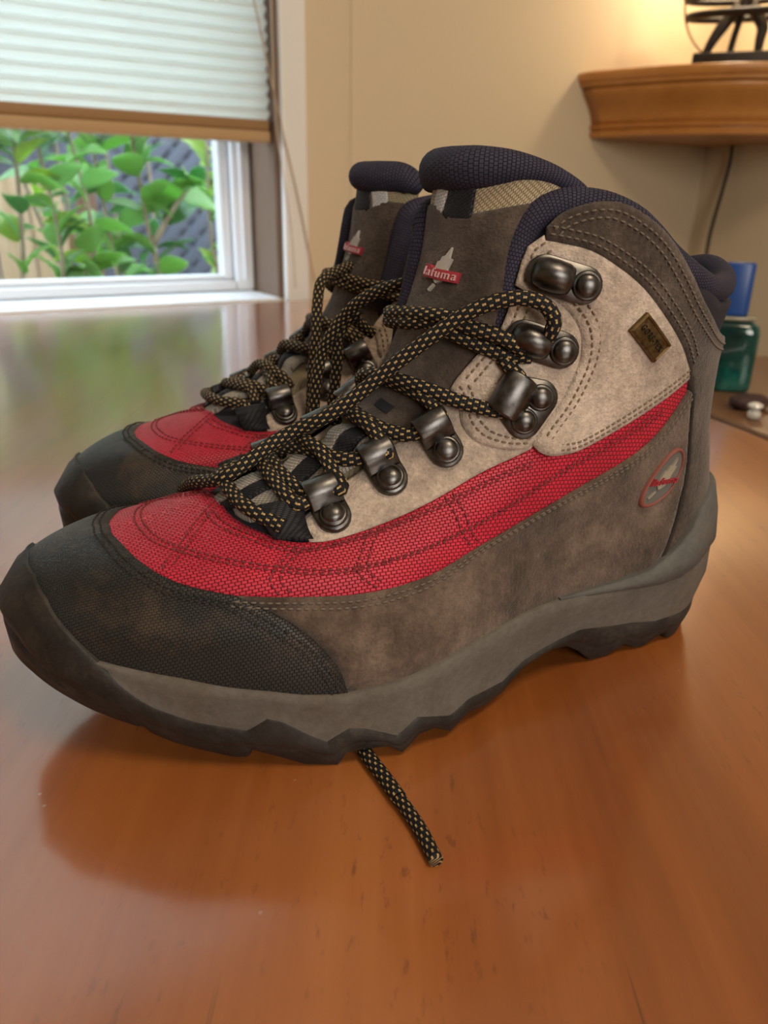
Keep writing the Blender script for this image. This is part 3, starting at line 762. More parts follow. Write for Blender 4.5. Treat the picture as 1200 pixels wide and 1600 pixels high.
_fonts = {}
def text_geo(txt, size, extrude, bold=0.0):
    cu = bpy.data.curves.new('txt', 'FONT'); cu.body = txt; cu.size = 1.0; cu.extrude = .001; cu.offset = bold; cu.space_character = 1.22; cu.align_x = 'CENTER'; cu.align_y = 'CENTER'; cu.resolution_u = 4
    ob = bpy.data.objects.new('txt', cu); COL.objects.link(ob); dg = bpy.context.evaluated_depsgraph_get(); dg.update()
    me = bpy.data.meshes.new_from_object(ob.evaluated_get(dg)); V = np.array([tuple(v.co) for v in me.vertices]); F = [tuple(p.vertices) for p in me.polygons]
    bpy.data.objects.remove(ob); bpy.data.curves.remove(cu); bpy.data.meshes.remove(me)
    w = V[:, 0].max() - V[:, 0].min(); V[:, :2] *= size / w; V[:, 2] = np.where(V[:, 2] > 0, extrude, 0)
    return V, F
def decal(name, V, F, u0, z0, rot, off, mat, parent, smooth=False):
    """wrap flat geometry (metres) on the surface round (u0, z0)"""
    V = np.array(V, float)
    if MIR[0]: V = V * (-1, 1, 1); F = [tuple(reversed(f)) for f in F]; rot = -rot
    _, _, su, sz = Sn(np.array(u0), np.array(z0)); lu, lz = np.linalg.norm(su), np.linalg.norm(sz)
    c, s = math.cos(rot), math.sin(rot); x = V[:, 0] * c - V[:, 1] * s; y = V[:, 0] * s + V[:, 1] * c
    P, n, _, _ = Sn(u0 + x / lu, z0 + y / lz)
    return mesh(name, P + n * (off + V[:, 2])[:, None], F, mat, parent, smooth=smooth)
def prism(pts, h, steps=1):
    """flat polygon plate subdivided by CDT so that it can bend"""
    B = resample(pts, .0012); lo, hi = B.min(0), B.max(0)
    gx, gy = np.meshgrid(np.arange(lo[0], hi[0], .0015), np.arange(lo[1], hi[1], .0015), indexing='ij'); G = np.stack([gx.ravel(), gy.ravel()], -1)
    G = G[in_poly(B, G)]
    if len(G): G = G[np.min(((G[:, None] - B[None]) ** 2).sum(-1), 1) > .0006 ** 2]
    nb = len(B); pts2 = np.vstack([B, G])
    V2, E2, F2, _, _, _ = delaunay_2d_cdt([Vector(p) for p in pts2], [(i, (i + 1) % nb) for i in range(nb)], [], 1, 1e-8)
    V2 = [tuple(v) for v in V2]; n = len(V2); F = []; cnt = set()
    for f in F2:
        a, b, c = [np.array(V2[i]) for i in f]
        if (b - a)[0] * (c - a)[1] - (b - a)[1] * (c - a)[0] < 0: f = (f[0], f[2], f[1])
        F.append(tuple(f)); cnt |= {(f[0], f[1]), (f[1], f[2]), (f[2], f[0])}
    bd = [e for e in cnt if (e[1], e[0]) not in cnt]
    V = [(x, y, h) for x, y in V2] + [(x, y, -.0006) for x, y in V2]
    F += [(b, a, a + n, b + n) for a, b in bd]
    return V, F

# ------------------------------------------------------------------ seams measured on the boot, in (u, z)
TOERED = [(0, .0683), (.0867, .0678), (.1567, .0664), (.2083, .0647), (.255, .0626), (.3025, .0604)]
TOEREAR = [(.3025, .0604), (.3375, .0557), (.365, .05), (.3817, .043), (.3925, .0354), (.395, .0265)]
REDLOW = [(.3025, .0604), (.3317, .0599), (.3558, .0597), (.3992, .0592), (.4275, .0597), (.4583, .0614), (.48, .0648), (.496, .0695), (.5117, .0743), (.5342, .0789), (.57, .0836), (.6092, .0894), (.6442, .0973), (.6792, .109)]
REDTOP = [(.6658, .1134), (.6267, .1092), (.5683, .1029), (.52, .0977), (.4775, .0935), (.4408, .0931), (.4167, .0944), (.3958, .097)]
QLOW = [(.3983, .0957), (.3542, .0886), (.3325, .0814), (.3175, .0764), (.3075, .0738), (.2950, .0722), (.2792, .0719), (.2525, .072), (.1867, .0738), (.07, .0761), (0, .0768)]
HEELSEAM = [(.6958, .1074), (.7283, .0922), (.755, .0754), (.7650, .0602), (.7517, .0471), (.7292, .036)]
BANDUP = [(.2858, .1629), (.3067, .1671), (.3458, .17), (.3858, .1702), (.4308, .1663), (.48, .16), (.5383, .1504), (.615, .1389), (.7058, .1300), (.80, .1255), (.9, .1245), (1.0, .1245)]
BANDLOW = [(.2875, .1591), (.3167, .1583), (.3617, .1564), (.4108, .1514), (.4683, .1447), (.5275, .1364), (.5975, .1264), (.6517, .1176)]
ARC1 = [(.2892, .1431), (.3208, .142), (.3517, .1387), (.3842, .1321), (.4008, .1241), (.4025, .1162), (.3992, .109), (.3935, .103), (.3933, .098)]
ARC2 = [(.3892, .0957), (.3575, .0957), (.3117, .098), (.2708, .1027), (.2467, .1076), (.225, .1115), (.210, .1135)]
EYE_UP = [(.210, .1135), (.2125, .1171), (.2292, .1243), (.25, .13), (.255, .1363), (.2545, .1440)]
EYE_LOW = [(.2792, .0719), (.2192, .0758), (.192, .0800), (.178, .0850), (.174, .0905), (.180, .096), (.19, .1005), (.2, .1060), (.21, .1140)]
ZT = [(0, .055), (.15, .046), (.1958, .0404), (.2267, .0389), (.27, .0365), (.305, .0338), (.34, .0321), (.3617, .0303), (.3958, .0289), (.4142, .0299), (.4433, .0308), (.4758, .0329), (.5208, .0355), (.5625, .0375), (.6217, .0378), (.6708, .0378), (.7192, .0391), (.755, .0446), (.7867, .0519), (.8033, .0590), (.85, .065), (1, .067)]
ZD = [(0, .0600), (.0725, .0589), (.1192, .0547), (.1608, .0482), (.1958, .0404), (.2233, .0328), (.2383, .0273), (.2633, .0222), (.3042, .0183), (.313, .0205), (.3275, .0242), (.3375, .0226), (.3508, .0167), (.3617, .0128), (.3842, .0174), (.3958, .0162), (.4175, .0106), (.4392, .0157), (.4675, .0107), (.49, .0136), (.5325, .0120), (.5583, .0161), (.5983, .0188), (.6358, .0216), (.6933, .0182), (.7592, .0149), (.8042, .0156), (.8608, .0166), (1, .018)]
ZB = [(0, .0300), (.05, .0295), (.085, .0275), (.1083, .0222), (.1475, .0177), (.198, .0148), (.2, .0165), (.2045, .0165), (.2067, .0125), (.2225, .0089), (.27, .0035), (.2830, .0040), (.2933, .0085), (.3108, .005), (.33, 0), (.3575, 0), (.3708, .0056), (.385, .0062), (.4067, .0055), (.414, .0013), (.4225, .0034), (.435, .0072), (.4500, .0072), (.4625, .0026), (.4858, .0064), (.505, .0050), (.5308, .0056), (.5608, .0115), (.6008, .0145), (.6217, .0132), (.6458, .0068), (.6650, .0002), (.6908, .0), (.7158, .0042), (.7400, .0005), (.7508, .0), (.7792, .0045), (.7942, .0050), (.81, .0005), (.8292, 0), (.8625, .0040), (.89, .0005), (1.0, .0005)]
ZH = [(.58, .0378), (.60, .0377), (.6233, .0364), (.6725, .0348), (.735, .0333), (.7667, .0342), (.8, .0381), (.8308, .0425), (1, .045)]
def tab_f(T):
    xs = np.array([p[0] for p in T]); ys = np.array([p[1] for p in T]); return lambda u: np.interp(np.abs(u), xs, ys)
zt_f, zd_f, zb_f, zh_f = tab_f(ZT), tab_f(ZD), tab_f(ZB), tab_f(ZH)

def ring_band(name, us, rows, mat, parent, closed):
    """rows: list of functions u -> points (n,3)"""
    R = [r(us) for r in rows]; n = len(us); V = np.vstack(R); F = []
    for i in range(len(R) - 1):
        for k in range(n if closed else n - 1):
            a, b = i * n + k, i * n + (k + 1) % n; F.append((a, b, b + n, a + n))
    return mesh(name, V, F, mat, parent)

def build_sole(root):
    us = np.unique(np.concatenate([np.linspace(-1, 1, 560, endpoint=False), [p[0] for p in ZB[:-1]], [-p[0] for p in ZB[1:-1]], [p[0] for p in ZD[:-1]], [-p[0] for p in ZD[1:-1]]]).round(4))
    us = us[np.concatenate([[True], np.diff(us) > .0009])]
    toe = lambda u: np.clip(1 - np.abs(u) / .22, 0, 1)
    def zrow(f, off, zoff=0.0):
        def g(u):
            z = np.maximum(zb_f(u) + (zd_f(u) - zb_f(u)) * f + zoff, 0); return at(u, z, off(u) if callable(off) else np.full_like(u, off))
        return g
    def spine(u):
        P = at(u, np.maximum(zb_f(u), .0), np.full_like(u, -.012)); P[:, 1] = yc(P[:, 0]) + (P[:, 1] - yc(P[:, 0])) * .02; P[:, 2] = np.maximum(zb_f(u) * .6 + .008, .0075); return P
    o5 = lambda u: .0042 - .0012 * toe(u)
    rows = [zrow(1.0, -.003), zrow(1.0, .0030), zrow(.985, lambda u: o5(u) - .0006), zrow(.9, o5), zrow(.6, lambda u: o5(u) + .0006 + .0012 * toe(u)), zrow(.47, lambda u: o5(u) + .0004), zrow(.43, lambda u: o5(u) - .0012 * toe(u)), zrow(.39, lambda u: o5(u) - .0010 * toe(u)), zrow(.36, o5), zrow(.08, lambda u: o5(u) - .0004), zrow(0, lambda u: o5(u) - .0022),
            zrow(0, -.009), zrow(0, -.0105, .0055), lambda u: (lambda P: P)(spine(u))]
    ob = ring_band('outsole', us, rows[::-1], M['outsole'], root, True); ob['label'] = 'black lugged rubber outsole with toe bumper and dried mud'
    # midsole
    def mrow(f, off):
        def g(u):
            zl = zd_f(u) - .0025; zh = np.maximum(zt_f(u), zl + .001); return at(u, zl + (zh - zl) * f, np.full_like(u, off))
        return g
    um = us[np.abs(us) > .19]; um = np.where(um < 0, um + 2, um); um = np.sort(um)
    def wrapf(fn): return lambda u: fn((u + 1) % 2 - 1)
    rows = [mrow(1.0, -.002), mrow(1.0, .0022), mrow(.96, .0032), mrow(.80, .0036), mrow(.55, .0030), mrow(.3, .0036), mrow(0, .0040)]
    ob = ring_band('midsole', um, [wrapf(r) for r in rows[::-1]], M['midsole'], root, False); ob['label'] = 'dusty grey foam midsole'
    def hrow(f, off):
        def g(u):
            zl = zh_f(u); zh = np.maximum(zt_f(u) + .0006, zl + .0003); tp = np.clip((np.abs(u) - .60) / .10, 0, 1); return at(u, zl + (zh - zl) * f, .0026 + (off - .0026) * tp if off > 0 else np.full_like(u, off))
        return g
    uh = np.linspace(.60, 1.40, 160)
    ob = ring_band('heel_rand', uh, [wrapf(r) for r in [hrow(0, .0035), hrow(.03, .0046), hrow(.5, .0050), hrow(.95, .0040), hrow(1.0, .0030), hrow(1.0, -.002)]], M['rand'], root, False); ob['label'] = 'dark grey rubber wrap round the heel'

ZC = [(0, .160), (.2, .160), (.26, .160), (.3192, .169), (.365, .169), (.4133, .165), (.4608, .159), (.5092, .153), (.5917, .145), (.7, .138), (.85, .137), (1, .140)]
zc_f = tab_f(ZC)
def build_shell(root):
    us = np.linspace(-1, 1, 240, endpoint=False); rows = []
    th = lambda u: np.clip(1 - np.abs(u - .04) / .26, 0, 1)
    oo = lambda u, z: -.0012 - .005 * np.clip(th(u) * 3, 0, 1) * np.clip((z - .085) / .03, 0, 1)
    N = 46
    for i in range(N + 1):
        def g(u, f=i / N):
            zl = np.maximum(zt_f(u) - .014, .012); z = zl + (zc_f(u) - zl) * f; return at(u, z, oo(u, z))
        rows.append(g)
    for f in np.linspace(1, 0, 16):
        def g(u, f=f):
            z = .046 + (zc_f(u) - .046) * f; return at(u, z, oo(u, z) - .007)
        rows.append(g)
    def mid(u):
        P = at(u, np.full_like(u, .046), np.full_like(u, -.008)); P[:, 1] = yc(P[:, 0]); return P
    rows.append(mid)
    ring_band('lining', us, rows, M['liner'], root, True)

def frame_at(u, z, u1, z1, off):
    P, n, _, _ = Sn(np.array(u), np.array(z)); Q = S(np.array(u1), np.array(z1)); e = Q - P; e -= n * (e @ n); e /= np.linalg.norm(e); f = np.cross(n, e)
    Mx = Matrix(((e[0], f[0], n[0], 0), (e[1], f[1], n[1], 0), (e[2], f[2], n[2], 0), (0, 0, 0, 1))); Mx.translation = Vector(P + n * off); return Mx
def stadium(x0, x1, r, n=10):
    return [(x1 + r * math.cos(a), r * math.sin(a)) for a in np.linspace(-math.pi / 2, math.pi / 2, n)] + [(x0 + r * math.cos(a), r * math.sin(a)) for a in np.linspace(math.pi / 2, 3 * math.pi / 2, n)]
def plate(mb, out, z0, z1, Mx, ch=.0004):
    n = len(out); c = np.mean(out, 0); V = []
    for sc, z in ((1, z0), (1, z1 - ch), (None, z1)):
        for p in out:
            q = np.array(p) if sc else c + (np.array(p) - c) * (1 - ch / max(.001, np.linalg.norm(np.array(p) - c)))
            V.append(Mx @ Vector((q[0], q[1], z)))
    F = [(i * n + k, i * n + (k + 1) % n, (i + 1) * n + (k + 1) % n, (i + 1) * n + k) for i in range(2) for k in range(n)] + [tuple(range(2 * n, 3 * n))]
    mb.add(V, F)
def strip_xz(mb, path, half, th, Mx, taper=None):
    """bent metal strip: path in x-z, width along y, rounded edges"""
    P = catmull([(p[0], p[1], 0) for p in path], .0007)[:, :2]; T = np.gradient(P, axis=0); T /= np.linalg.norm(T, axis=1, keepdims=True); N = np.stack([-T[:, 1], T[:, 0]], -1)
    sec = [(-1, -.5), (-1, .2), (-.9, .5), (.9, .5), (1, .2), (1, -.5)]; V = []; L = len(P)
    for i in range(L):
        hw = half * (1 if taper is None else taper(i / (L - 1)))
        for y, t in sec: q = P[i] + N[i] * t * th; V.append(Mx @ Vector((q[0], y * hw, q[1])))
    k = len(sec); F = [(i * k + j, i * k + (j + 1) % k, (i + 1) * k + (j + 1) % k, (i + 1) * k + j) for i in range(L - 1) for j in range(k)] + [tuple(reversed(range(k))), tuple(range((L - 1) * k, L * k))]
    mb.add(V, [tuple(reversed(f)) for f in F])
def rivet(parent, Mx, x, y, r=.0042, z=.0012):
    T = Mx @ Matrix.Translation((x, y, z)); mb = MB()
    mb.lathe([(r, 0), (r, .0006), (r * .86, .0012), (r * .80, .0011), (r * .78, .0016), (r * .60, .0025), (r * .25, .0029), (.00005, .0030)], 24, T)
    return mb.build('rivet', M['gun'], parent)
def d_hook(root, uz_b, uz_r, off=.0022):
    Mx = frame_at(*uz_r, *uz_b, off); mb = MB()
    plate(mb, stadium(0, .0066, .0056), -.001, .0012, Mx)
    strip_xz(mb, [(.0032, .0012), (.0048, .0030), (.0066, .0052), (.0095, .0060), (.0124, .0046), (.0132, .0018), (.0120, .0002)], .0054, .0010, Mx)
    o = mb.build('lace_hook', M['gun'], root); rivet(o, Mx, 0, 0, .0045); return o
def open_hook(root, uz_b, uz_r, off=.0022):
    Mx = frame_at(*uz_r, *uz_b, off); mb = MB()
    plate(mb, stadium(0, .0125, .0058), -.001, .0012, Mx)
    V = []; F = []; n = 18; st = [(.0035, .002, .0020), (.0042, .0040, .0046), (.0060, .0048, .0060), (.0095, .0051, .0066), (.0130, .0049, .0060), (.0155, .0040, .0044), (.0166, .0018, .0020)]
    for x, ry, rz in st:
        for k in range(n): a = 2 * math.pi * k / n; V.append(Mx @ Vector((x, ry * math.cos(a), .0012 + max(0, rz * math.sin(a)))))
    for i in range(len(st) - 1):
        for k in range(n): F.append((i * n + k, (i + 1) * n + k, (i + 1) * n + (k + 1) % n, i * n + (k + 1) % n))
    F.append(tuple(range(n))); F.append(tuple(reversed(range((len(st) - 1) * n, len(st) * n)))); mb.add(V, F)
    o = mb.build('lace_hook', M['gun'], root); rivet(o, Mx, -.0008, 0, .0046); return o
def lock_hook(root, uz_b, uz_r1, uz_r2, off=.0022):
    um, zm = (uz_r1[0] + uz_r2[0]) / 2, (uz_r1[1] + uz_r2[1]) / 2
    Mx = frame_at(um, zm, *uz_b, off); mb = MB(); I = Mx.inverted()
    q1 = I @ Vector(S(np.array(uz_r1[0]), np.array(uz_r1[1]))); q2 = I @ Vector(S(np.array(uz_r2[0]), np.array(uz_r2[1])))
    ang = []
    pts = [(q1.x, q1.y), (q2.x, q2.y), (.0095, .0045), (.0095, -.0045)]; hull = []
    for (px, py) in pts:
        rr = .0058 if px < .005 else .0022
        hull += [(px + rr * math.cos(a), py + rr * math.sin(a)) for a in np.linspace(0, 2 * math.pi, 24, endpoint=False)]
    hull = sorted(set((round(x, 7), round(y, 7)) for x, y in hull))
    def half(h):
        o = []
        for p in h:
            while len(o) >= 2 and (o[-1][0] - o[-2][0]) * (p[1] - o[-2][1]) - (o[-1][1] - o[-2][1]) * (p[0] - o[-2][0]) <= 0: o.pop()
            o.append(p)
        return o
    a, b = half(hull), half(hull[::-1]); hull = a[:-1] + b[:-1]
    plate(mb, hull, -.001, .0013, Mx)
    strip_xz(mb, [(.0020, .0012), (.0032, .0035), (.0052, .0058), (.0088, .0064), (.0122, .0052), (.0134, .0026), (.0126, .0002)], .0070, .0012, Mx, lambda t: .85 + .15 * math.sin(t * 3.14))
    o = mb.build('lace_hook', M['gun'], root)
    rivet(o, Mx, q1.x, q1.y, .0043); rivet(o, Mx, q2.x, q2.y, .0043); return o

LEAF = [(.15, 1.0), (.17, .55), (.32, .52), (.24, .1), (.27, -.30), (.14, -.48), (-.08, -.60), (-.20, -.52), (-.36, -.32), (-.38, 0), (-.34, .30), (-.22, .36), (-.16, .56), (-.04, .60)]
LEAF_STEM = [(-.22, -.62), (-.14, -.70), (-.30, -.98), (-.40, -.92)]
def logo(root, u0, z0, rot, h, w, off, leafm, redm, letm, name, bar=True):
    s = h / 2
    V, F = prism([(x * s, y * s) for x, y in LEAF], .0010); o = decal(name, V, F, u0, z0, rot, off, leafm, root)
    V, F = prism([(x * s, y * s) for x, y in LEAF_STEM], .0008); decal('leaf_stem', V, F, u0, z0, rot, off, leafm, o)
    zb = -.10 * h
    if bar:
        hw, hh = w * .54, w * .15
        V, F = prism([(-hw, zb - hh), (hw, zb - hh), (hw, zb + hh * .85), (-hw * .55, zb + hh * .85), (-hw * .7, zb + hh * 1.3), (-hw, zb + hh * 1.3)], .0016); decal('name_bar', V, F, u0, z0, rot, off, redm, o)
        lt = .0021
    else: lt = .0018
    V, F = text_geo('lafuma', w, lt, .0); V[:, 1] += zb; decal('lettering', V, F, u0, z0, rot, off, letm, o)
    return o

LACES = {
 'LB1': [(.3225, .1246, .003), (.28, .1246, .003), (.2275, .1272, .003), (.17, .1301, .004), (.1033, .1324, .004), (.0467, .1314, .004), (-.06, .1300, .004), (-.14, .1285, .003), (-.2, .128, .001)],
 'LB2': [(.3075, .1262, .006), (.2542, .1304, .006), (.1992, .1322, .006), (.1492, .1345, .006), (.0708, .1343, .005), (-.0475, .1325, .005), (-.13, .1325, .003), (-.2, .132, .001)],
 'LC': [(.3167, .1124, .005), (.3220, .1075, .005), (.28, .1082, .005), (.23, .110, .005), (.175, .1121, .005), (.1117, .1134, .005), (.0642, .1136, .005), (0, .1125, .005), (-.07, .110, .004), (-.11, .107, .002)],
 'LD': [(.3167, .1124, .005), (.3217, .1168, .005), (.3017, .1202, .004), (.2767, .1236, .003)],
 'LE1': [(.2175, .1019, .005), (.2330, .1034, .0055), (.2083, .1068, .0045), (.1767, .1097, .004), (.1308, .1119, .003), (.0717, .1131, .003), (0, .1125, .003), (-.07, .1115, .003), (-.12, .1085, .001)],
 'LE2': [(.2175, .1019, .005), (.2080, .0988, .005), (.1817, .0982, .0045), (.1383, .0988, .005), (.0692, .1009, .004), (0, .1018, .004), (-.07, .1015, .004), (-.12, .100, .001)],
 'LF1': [(.1725, .0920, .005), (.1990, .0922, .0055), (.1683, .0952, .006), (.1217, .0983, .007), (.0658, .1001, .006), (0, .1005, .006), (-.07, .0985, .004), (-.12, .0955, .001)],
 'LF2': [(.1725, .0920, .005), (.1650, .0897, .005), (.1367, .0887, .005), (.0775, .0889, .005), (.0058, .0878, .005), (-.055, .0855, .004), (-.1, .0845, .002)],
 'LG1': [(.1775, .0816, .005), (.2085, .0820, .0055), (.1725, .0845, .006), (.10, .0884, .0075), (.0325, .0892, .007), (-.04, .0885, .005), (-.10, .0865, .002)],
 'LG2': [(.1775, .0816, .0050), (.1690, .0805, .0050), (.1458, .081, .005), (.0733, .0829, .005), (.0308, .0837, .005), (-.03, .084, .004), (-.1, .083, .002)],
 'LG3': [(.1775, .0816, .0050), (.1960, .0778, .0050), (.1733, .0782, .006), (.0958, .0811, .006), (.01, .0826, .0055), (-.0367, .0824, .005), (-.1, .080, .002)],
 'LH': [(.2258, .0738, .003), (.1667, .0751, .005), (.11, .0764, .005), (.035, .0776, .005), (-.0217, .0777, .005), (-.0575, .0779, .005), (-.1, .0785, .004), (-.15, .0765, .002)],
}
LACE_A = [(.3333, .1300, .006), (.3333, .1321, .008), (.33, .1358, .0095), (.3075, .14, .010), (.2733, .1415, .010), (.2333, .1405, .010), (.1975, .1371, .010), (.1633, .1316, .010), (.1317, .1246, .0105), (.1025, .1162, .0115), (.0792, .1072, .0115), (.0667, .1011, .0115), (.0492, .0946, .0115), (.025, .0894, .0115), (.0183, .085, .011), (.0267, .0811, .0095)]
LR = .0024
def lace_mesh(root, paths, mirror=True, name='lace', rads=None):
    V = []; F = []; UVs = []
    for i, P in enumerate(paths):
        C_ = catmull(P, .0016); v, f, uv = tube_geo(C_, LR, 12); o = len(V); V += v; F += [tuple(k + o for k in q) for q in f]; UVs += uv
    return mesh(name, V, F, M['lace'], root, UVs, mirror=mirror)
def uz_path(L): L = np.array(L); return at(L[:, 0], L[:, 1], L[:, 2])

def build_boot(root, mirror):
    MIR[0] = mirror
    build_shell(root); build_sole(root)
    sym = lambda c: list(c) + [(-p[0], p[1]) for p in c[::-1] if abs(p[0]) > 1e-9]
    # red vamp, one U shaped piece over the toes and along both sides
    sm = lambda c, n=5: [tuple(p) for p in smooth_uv(c, n)]
    toered, toerear, redlow, redtop, qlow = sm(TOERED), sm(TOEREAR), sm(REDLOW), sm(REDTOP), sm(QLOW)
    half_in = qlow[::-1] + [(.3958, .0965)] + redtop[::-1]; half_out = [(u, z - .001) for u, z in redlow[::-1]] + [(u, z - .0012) for u, z in toered[::-1]]
    lat = half_in + half_out
    medv = [(med(u, z), z) for u, z in half_in] + [(-u, z) for u, z in half_out]
    poly = lat + medv[::-1][1:-1]
    panel('vamp', poly, .0006, .0006, M['red'], root, uvmode='girth')['label'] = 'red woven nylon vamp and side band'
    # toe cap
    half = toered + toerear[1:] + [(.34, .028), (.27, .031), (.2, .034), (.1, .045), (0, .048)]
    panel('toe_cap', half + [(-u, z) for u, z in half[::-1][1:-1]], lambda u, z: .0016 + .0004 * np.clip((.066 - z) / .02, 0, 1), .0012, M['toe'], root, uvmode='girth')['label'] = 'black textured rubber toe cap with mud stains'
    bandlow, bandup, seam = sm(BANDLOW), sm(BANDUP), sm(HEELSEAM)
    # collar band and heel counter, one piece round the back
    lo = bandlow + seam
    P1 = bandup + [(2 + med(u, z), z) for u, z in bandup[::-1][1:]] + [(2 + med(u, z), z) for u, z in lo] + [(1.18, .050), (1.0, .056), (.82, .050)] + lo[::-1]
    panel('collar_band', P1, .0017, .0013, M['suede_dark'], root)['label'] = 'dark brown grey suede collar band and heel counter'
    for side in (1, -1):
        g = (lambda c: c) if side > 0 else (lambda c: [(med(p[0], p[1]), p[1]) for p in c][::-1])
        arc1, arc2 = sm(ARC1), sm(ARC2)
        panel('side_panel', g(redlow + seam + [(.6217, .0350), (.5208, .0325), (.4433, .0282), (.41, .0270)] + toerear[::-1][:-1]), .0014, .0011, M['suede_grey'], root)['label'] = 'grey brown suede side panel'
        panel('lower_eyestay', g(qlow[:int(5 * 6) + 1] + sm(EYE_LOW)[1:] + [(.25, .1115), (.3117, .1035), (.36, .0995), (.3975, .0985)]), .0013, .0011, M['suede_beige'], root)['label'] = 'beige suede lower eyestay'
        panel('eyestay_flap', g(arc1 + arc2 + sm(EYE_UP)[1:]), .0022, .0013, M['suede_beige'], root)['label'] = 'beige suede flap round the upper hooks'
        panel('ankle_panel', g([(.2842, .1606)] + bandlow + redtop + arc1[::-1][1:] + [(.2533, .1458), (.2542, .1525), (.26, .1572)]), lambda u, z: .0016 + .0012 * np.clip(1 - np.abs(u - .41) / .05, 0, 1) * np.clip((.146 - z) / .01, 0, 1), .0013, M['suede_beige'], root)['label'] = 'beige suede ankle panel'
        h = (lambda c: c) if side > 0 else (lambda c: [(med(p[0], p[1]), p[1]) for p in c])
        oc = lambda c, d: h([tuple(p) for p in offset_curve(sm(c, 3), d)])
        stitches(root, M['thread_brown'], [(oc(REDTOP, -.0025), .0018), (oc(REDTOP, -.0048), .0018), (oc(ARC1, .0028), .0028), (oc(ARC1, .0052), .0024), (oc(ARC2, -.0026), .0024), (oc(ARC2, -.0046), .0024),
                                           (oc(EYE_UP[1:], -.0026), .0024), (oc(EYE_UP[1:], -.0055), .0024), (oc([(.2842, .1606), (.262, .1572), (.2560, .1525), (.2553, .1462)], .0022), .0018), (oc([(.2842, .1600), (.264, .1560), (.258, .1520), (.2570, .1462)], .0048), .0018)])
        stitches(root, M['thread_grey'], [(oc(REDLOW, -.0022), .0016), (oc(REDLOW, -.0044), .0016)])
        stitches(root, M['thread_grey'], [(oc(BANDUP[:-1], -.0024), .0019), (oc(BANDUP[:-1], -.0046), .0019), (oc(BANDLOW, .0020), .0019), (oc(BANDLOW, .0042), .0019)])
        hs = smooth_uv(h(HEELSEAM), 8); hv, hf, hu = tube_geo(catmull(at(hs[:, 0], hs[:, 1], .0012), .003), .0008, 8)
        mesh('groove_shade', hv, hf, M['seam'], root)  # thin dark tube along the heel seam, standing in for its shaded groove
        tc = [(TOERED + TOEREAR[1:])]
        hh = (lambda c: c) if side > 0 else (lambda c: [(-p[0], p[1]) for p in c])
        oc2 = lambda c, d: hh([tuple(p) for p in offset_curve(sm(c, 3), d)])
        stitches(root, M['thread_dark'], [(oc2(TOERED + TOEREAR[1:], -.0026), .0021), (oc2(TOERED + TOEREAR[1:], -.0048), .0021)])
        R1 = [(0, .0703), (.0533, .0701), (.1158, .0694), (.1858, .0686), (.2367, .0678), (.2942, .0667), (.3475, .0657), (.3783, .0660), (.4092, .0682), (.4300, .0727), (.4500, .0800), (.4800, .0868), (.5408, .0945), (.6258, .1035)]
        R6 = [(.065, .0750), (.2, .0724), (.2642, .0706), (.300, .0704), (.325, .0735), (.3480, .0795), (.385, .0872), (.4225, .0915)]
        rows = []
        for c in (R1, R6, [(.03, .0765), (.1242, .0717), (.2075, .0655)], [(.2775, .0711), (.3417, .0604)], [(.315, .0754), (.4183, .0604)], [(.34, .0834), (.4833, .0665)]):
            for d in (-.0011, .0011): rows.append((oc2(c, d), .0008))
        stitches(root, M['thread_red'], rows)
        # hooks
        q = (lambda p: p) if side > 0 else (lambda p: (med(*p), p[1]))
        open_hook(root, q((.3225, .1481)), q((.3625, .1462))); open_hook(root, q((.3225, .1288)), q((.3642, .1267)))
        lock_hook(root, q((.3167, .1124)), q((.3642, .1118)), q((.3583, .1046)))
        d_hook(root, q((.2175, .1019)), q((.2758, .0951))); d_hook(root, q((.1725, .092)), q((.2408, .0865))); d_hook(root, q((.1775, .0816)), q((.2483, .0769)))
        # webbing loop that carries the lowest lace
        panel('webbing_loop', g([(.1600, .0757), (.1850, .0786), (.2767, .0724), (.2350, .0722)]), lambda u, z: .0022 + .0050 * np.clip((.235 - np.abs(u)) / .05, 0, 1), .0014, M['black_web'], root, step=.0018, under=.002)
    # tongue
    TCN = .06
    toff = lambda u, z: .0004 - .0095 * np.clip((np.abs(u - TCN) - .15) / .14, 0, 1) ** 1.4
    tm = lambda c: [((p[0] * 1.0 if (mirror and p[0] < 0) else p[0]), *p[1:]) for p in c]
    panel('tongue_base', tm([(-.13, .0765), (.0, .0772), (.20, .0745), (.215, .085), (.22, .10), (.25, .108), (-.15, .108), (-.13, .09)]), lambda u, z: -.0012 + 0 * u, .001, M['tan_web'], root)
    panel('tongue', tm([(-.17, .1010), (.0, .0995), (.17, .0985), (.22, .1010), (.255, .115), (.29, .135), (.30, .160), (.2608, .1700), (.2167, .1686), (.1392, .1664), (.0592, .1656), (.0017, .1689), (-.06, .1685), (-.14, .1675), (-.18, .15), (-.17, .125)]), toff, .0014, M['suede_dark'], root)['label'] = 'dark brown suede tongue'
    panel('tongue_fabric', tm([(-.13, .1640), (-.06, .1640), (.0, .1640), (.14, .1630), (.2608, .1660), (.315, .1685), (.330, .1735), (.297, .1770), (.2592, .1790), (.20, .1796), (.10, .1780), (.0, .1785), (-.10, .1775), (-.135, .1725)]), lambda u, z: toff(u, z) - .0008, .001, M['tan_web'], root)['label'] = 'tan woven fabric below the tongue roll'
    panel('tongue_webbing', [(-.020, .1660), (.0350, .1645), (.0600, .1780), (.005, .1790)], lambda u, z: toff(u, z) - .0002, .0008, M['white_web'], root, step=.0018)['label'] = 'pale webbing strip on the tongue'
    panel('tongue_webbing', [(.0420, .1645), (.1330, .1640), (.1330, .1770), (.0640, .1785)], lambda u, z: toff(u, z) + .0001, .0009, M['black_web'], root, step=.0018)['label'] = 'black webbing strip on the tongue'
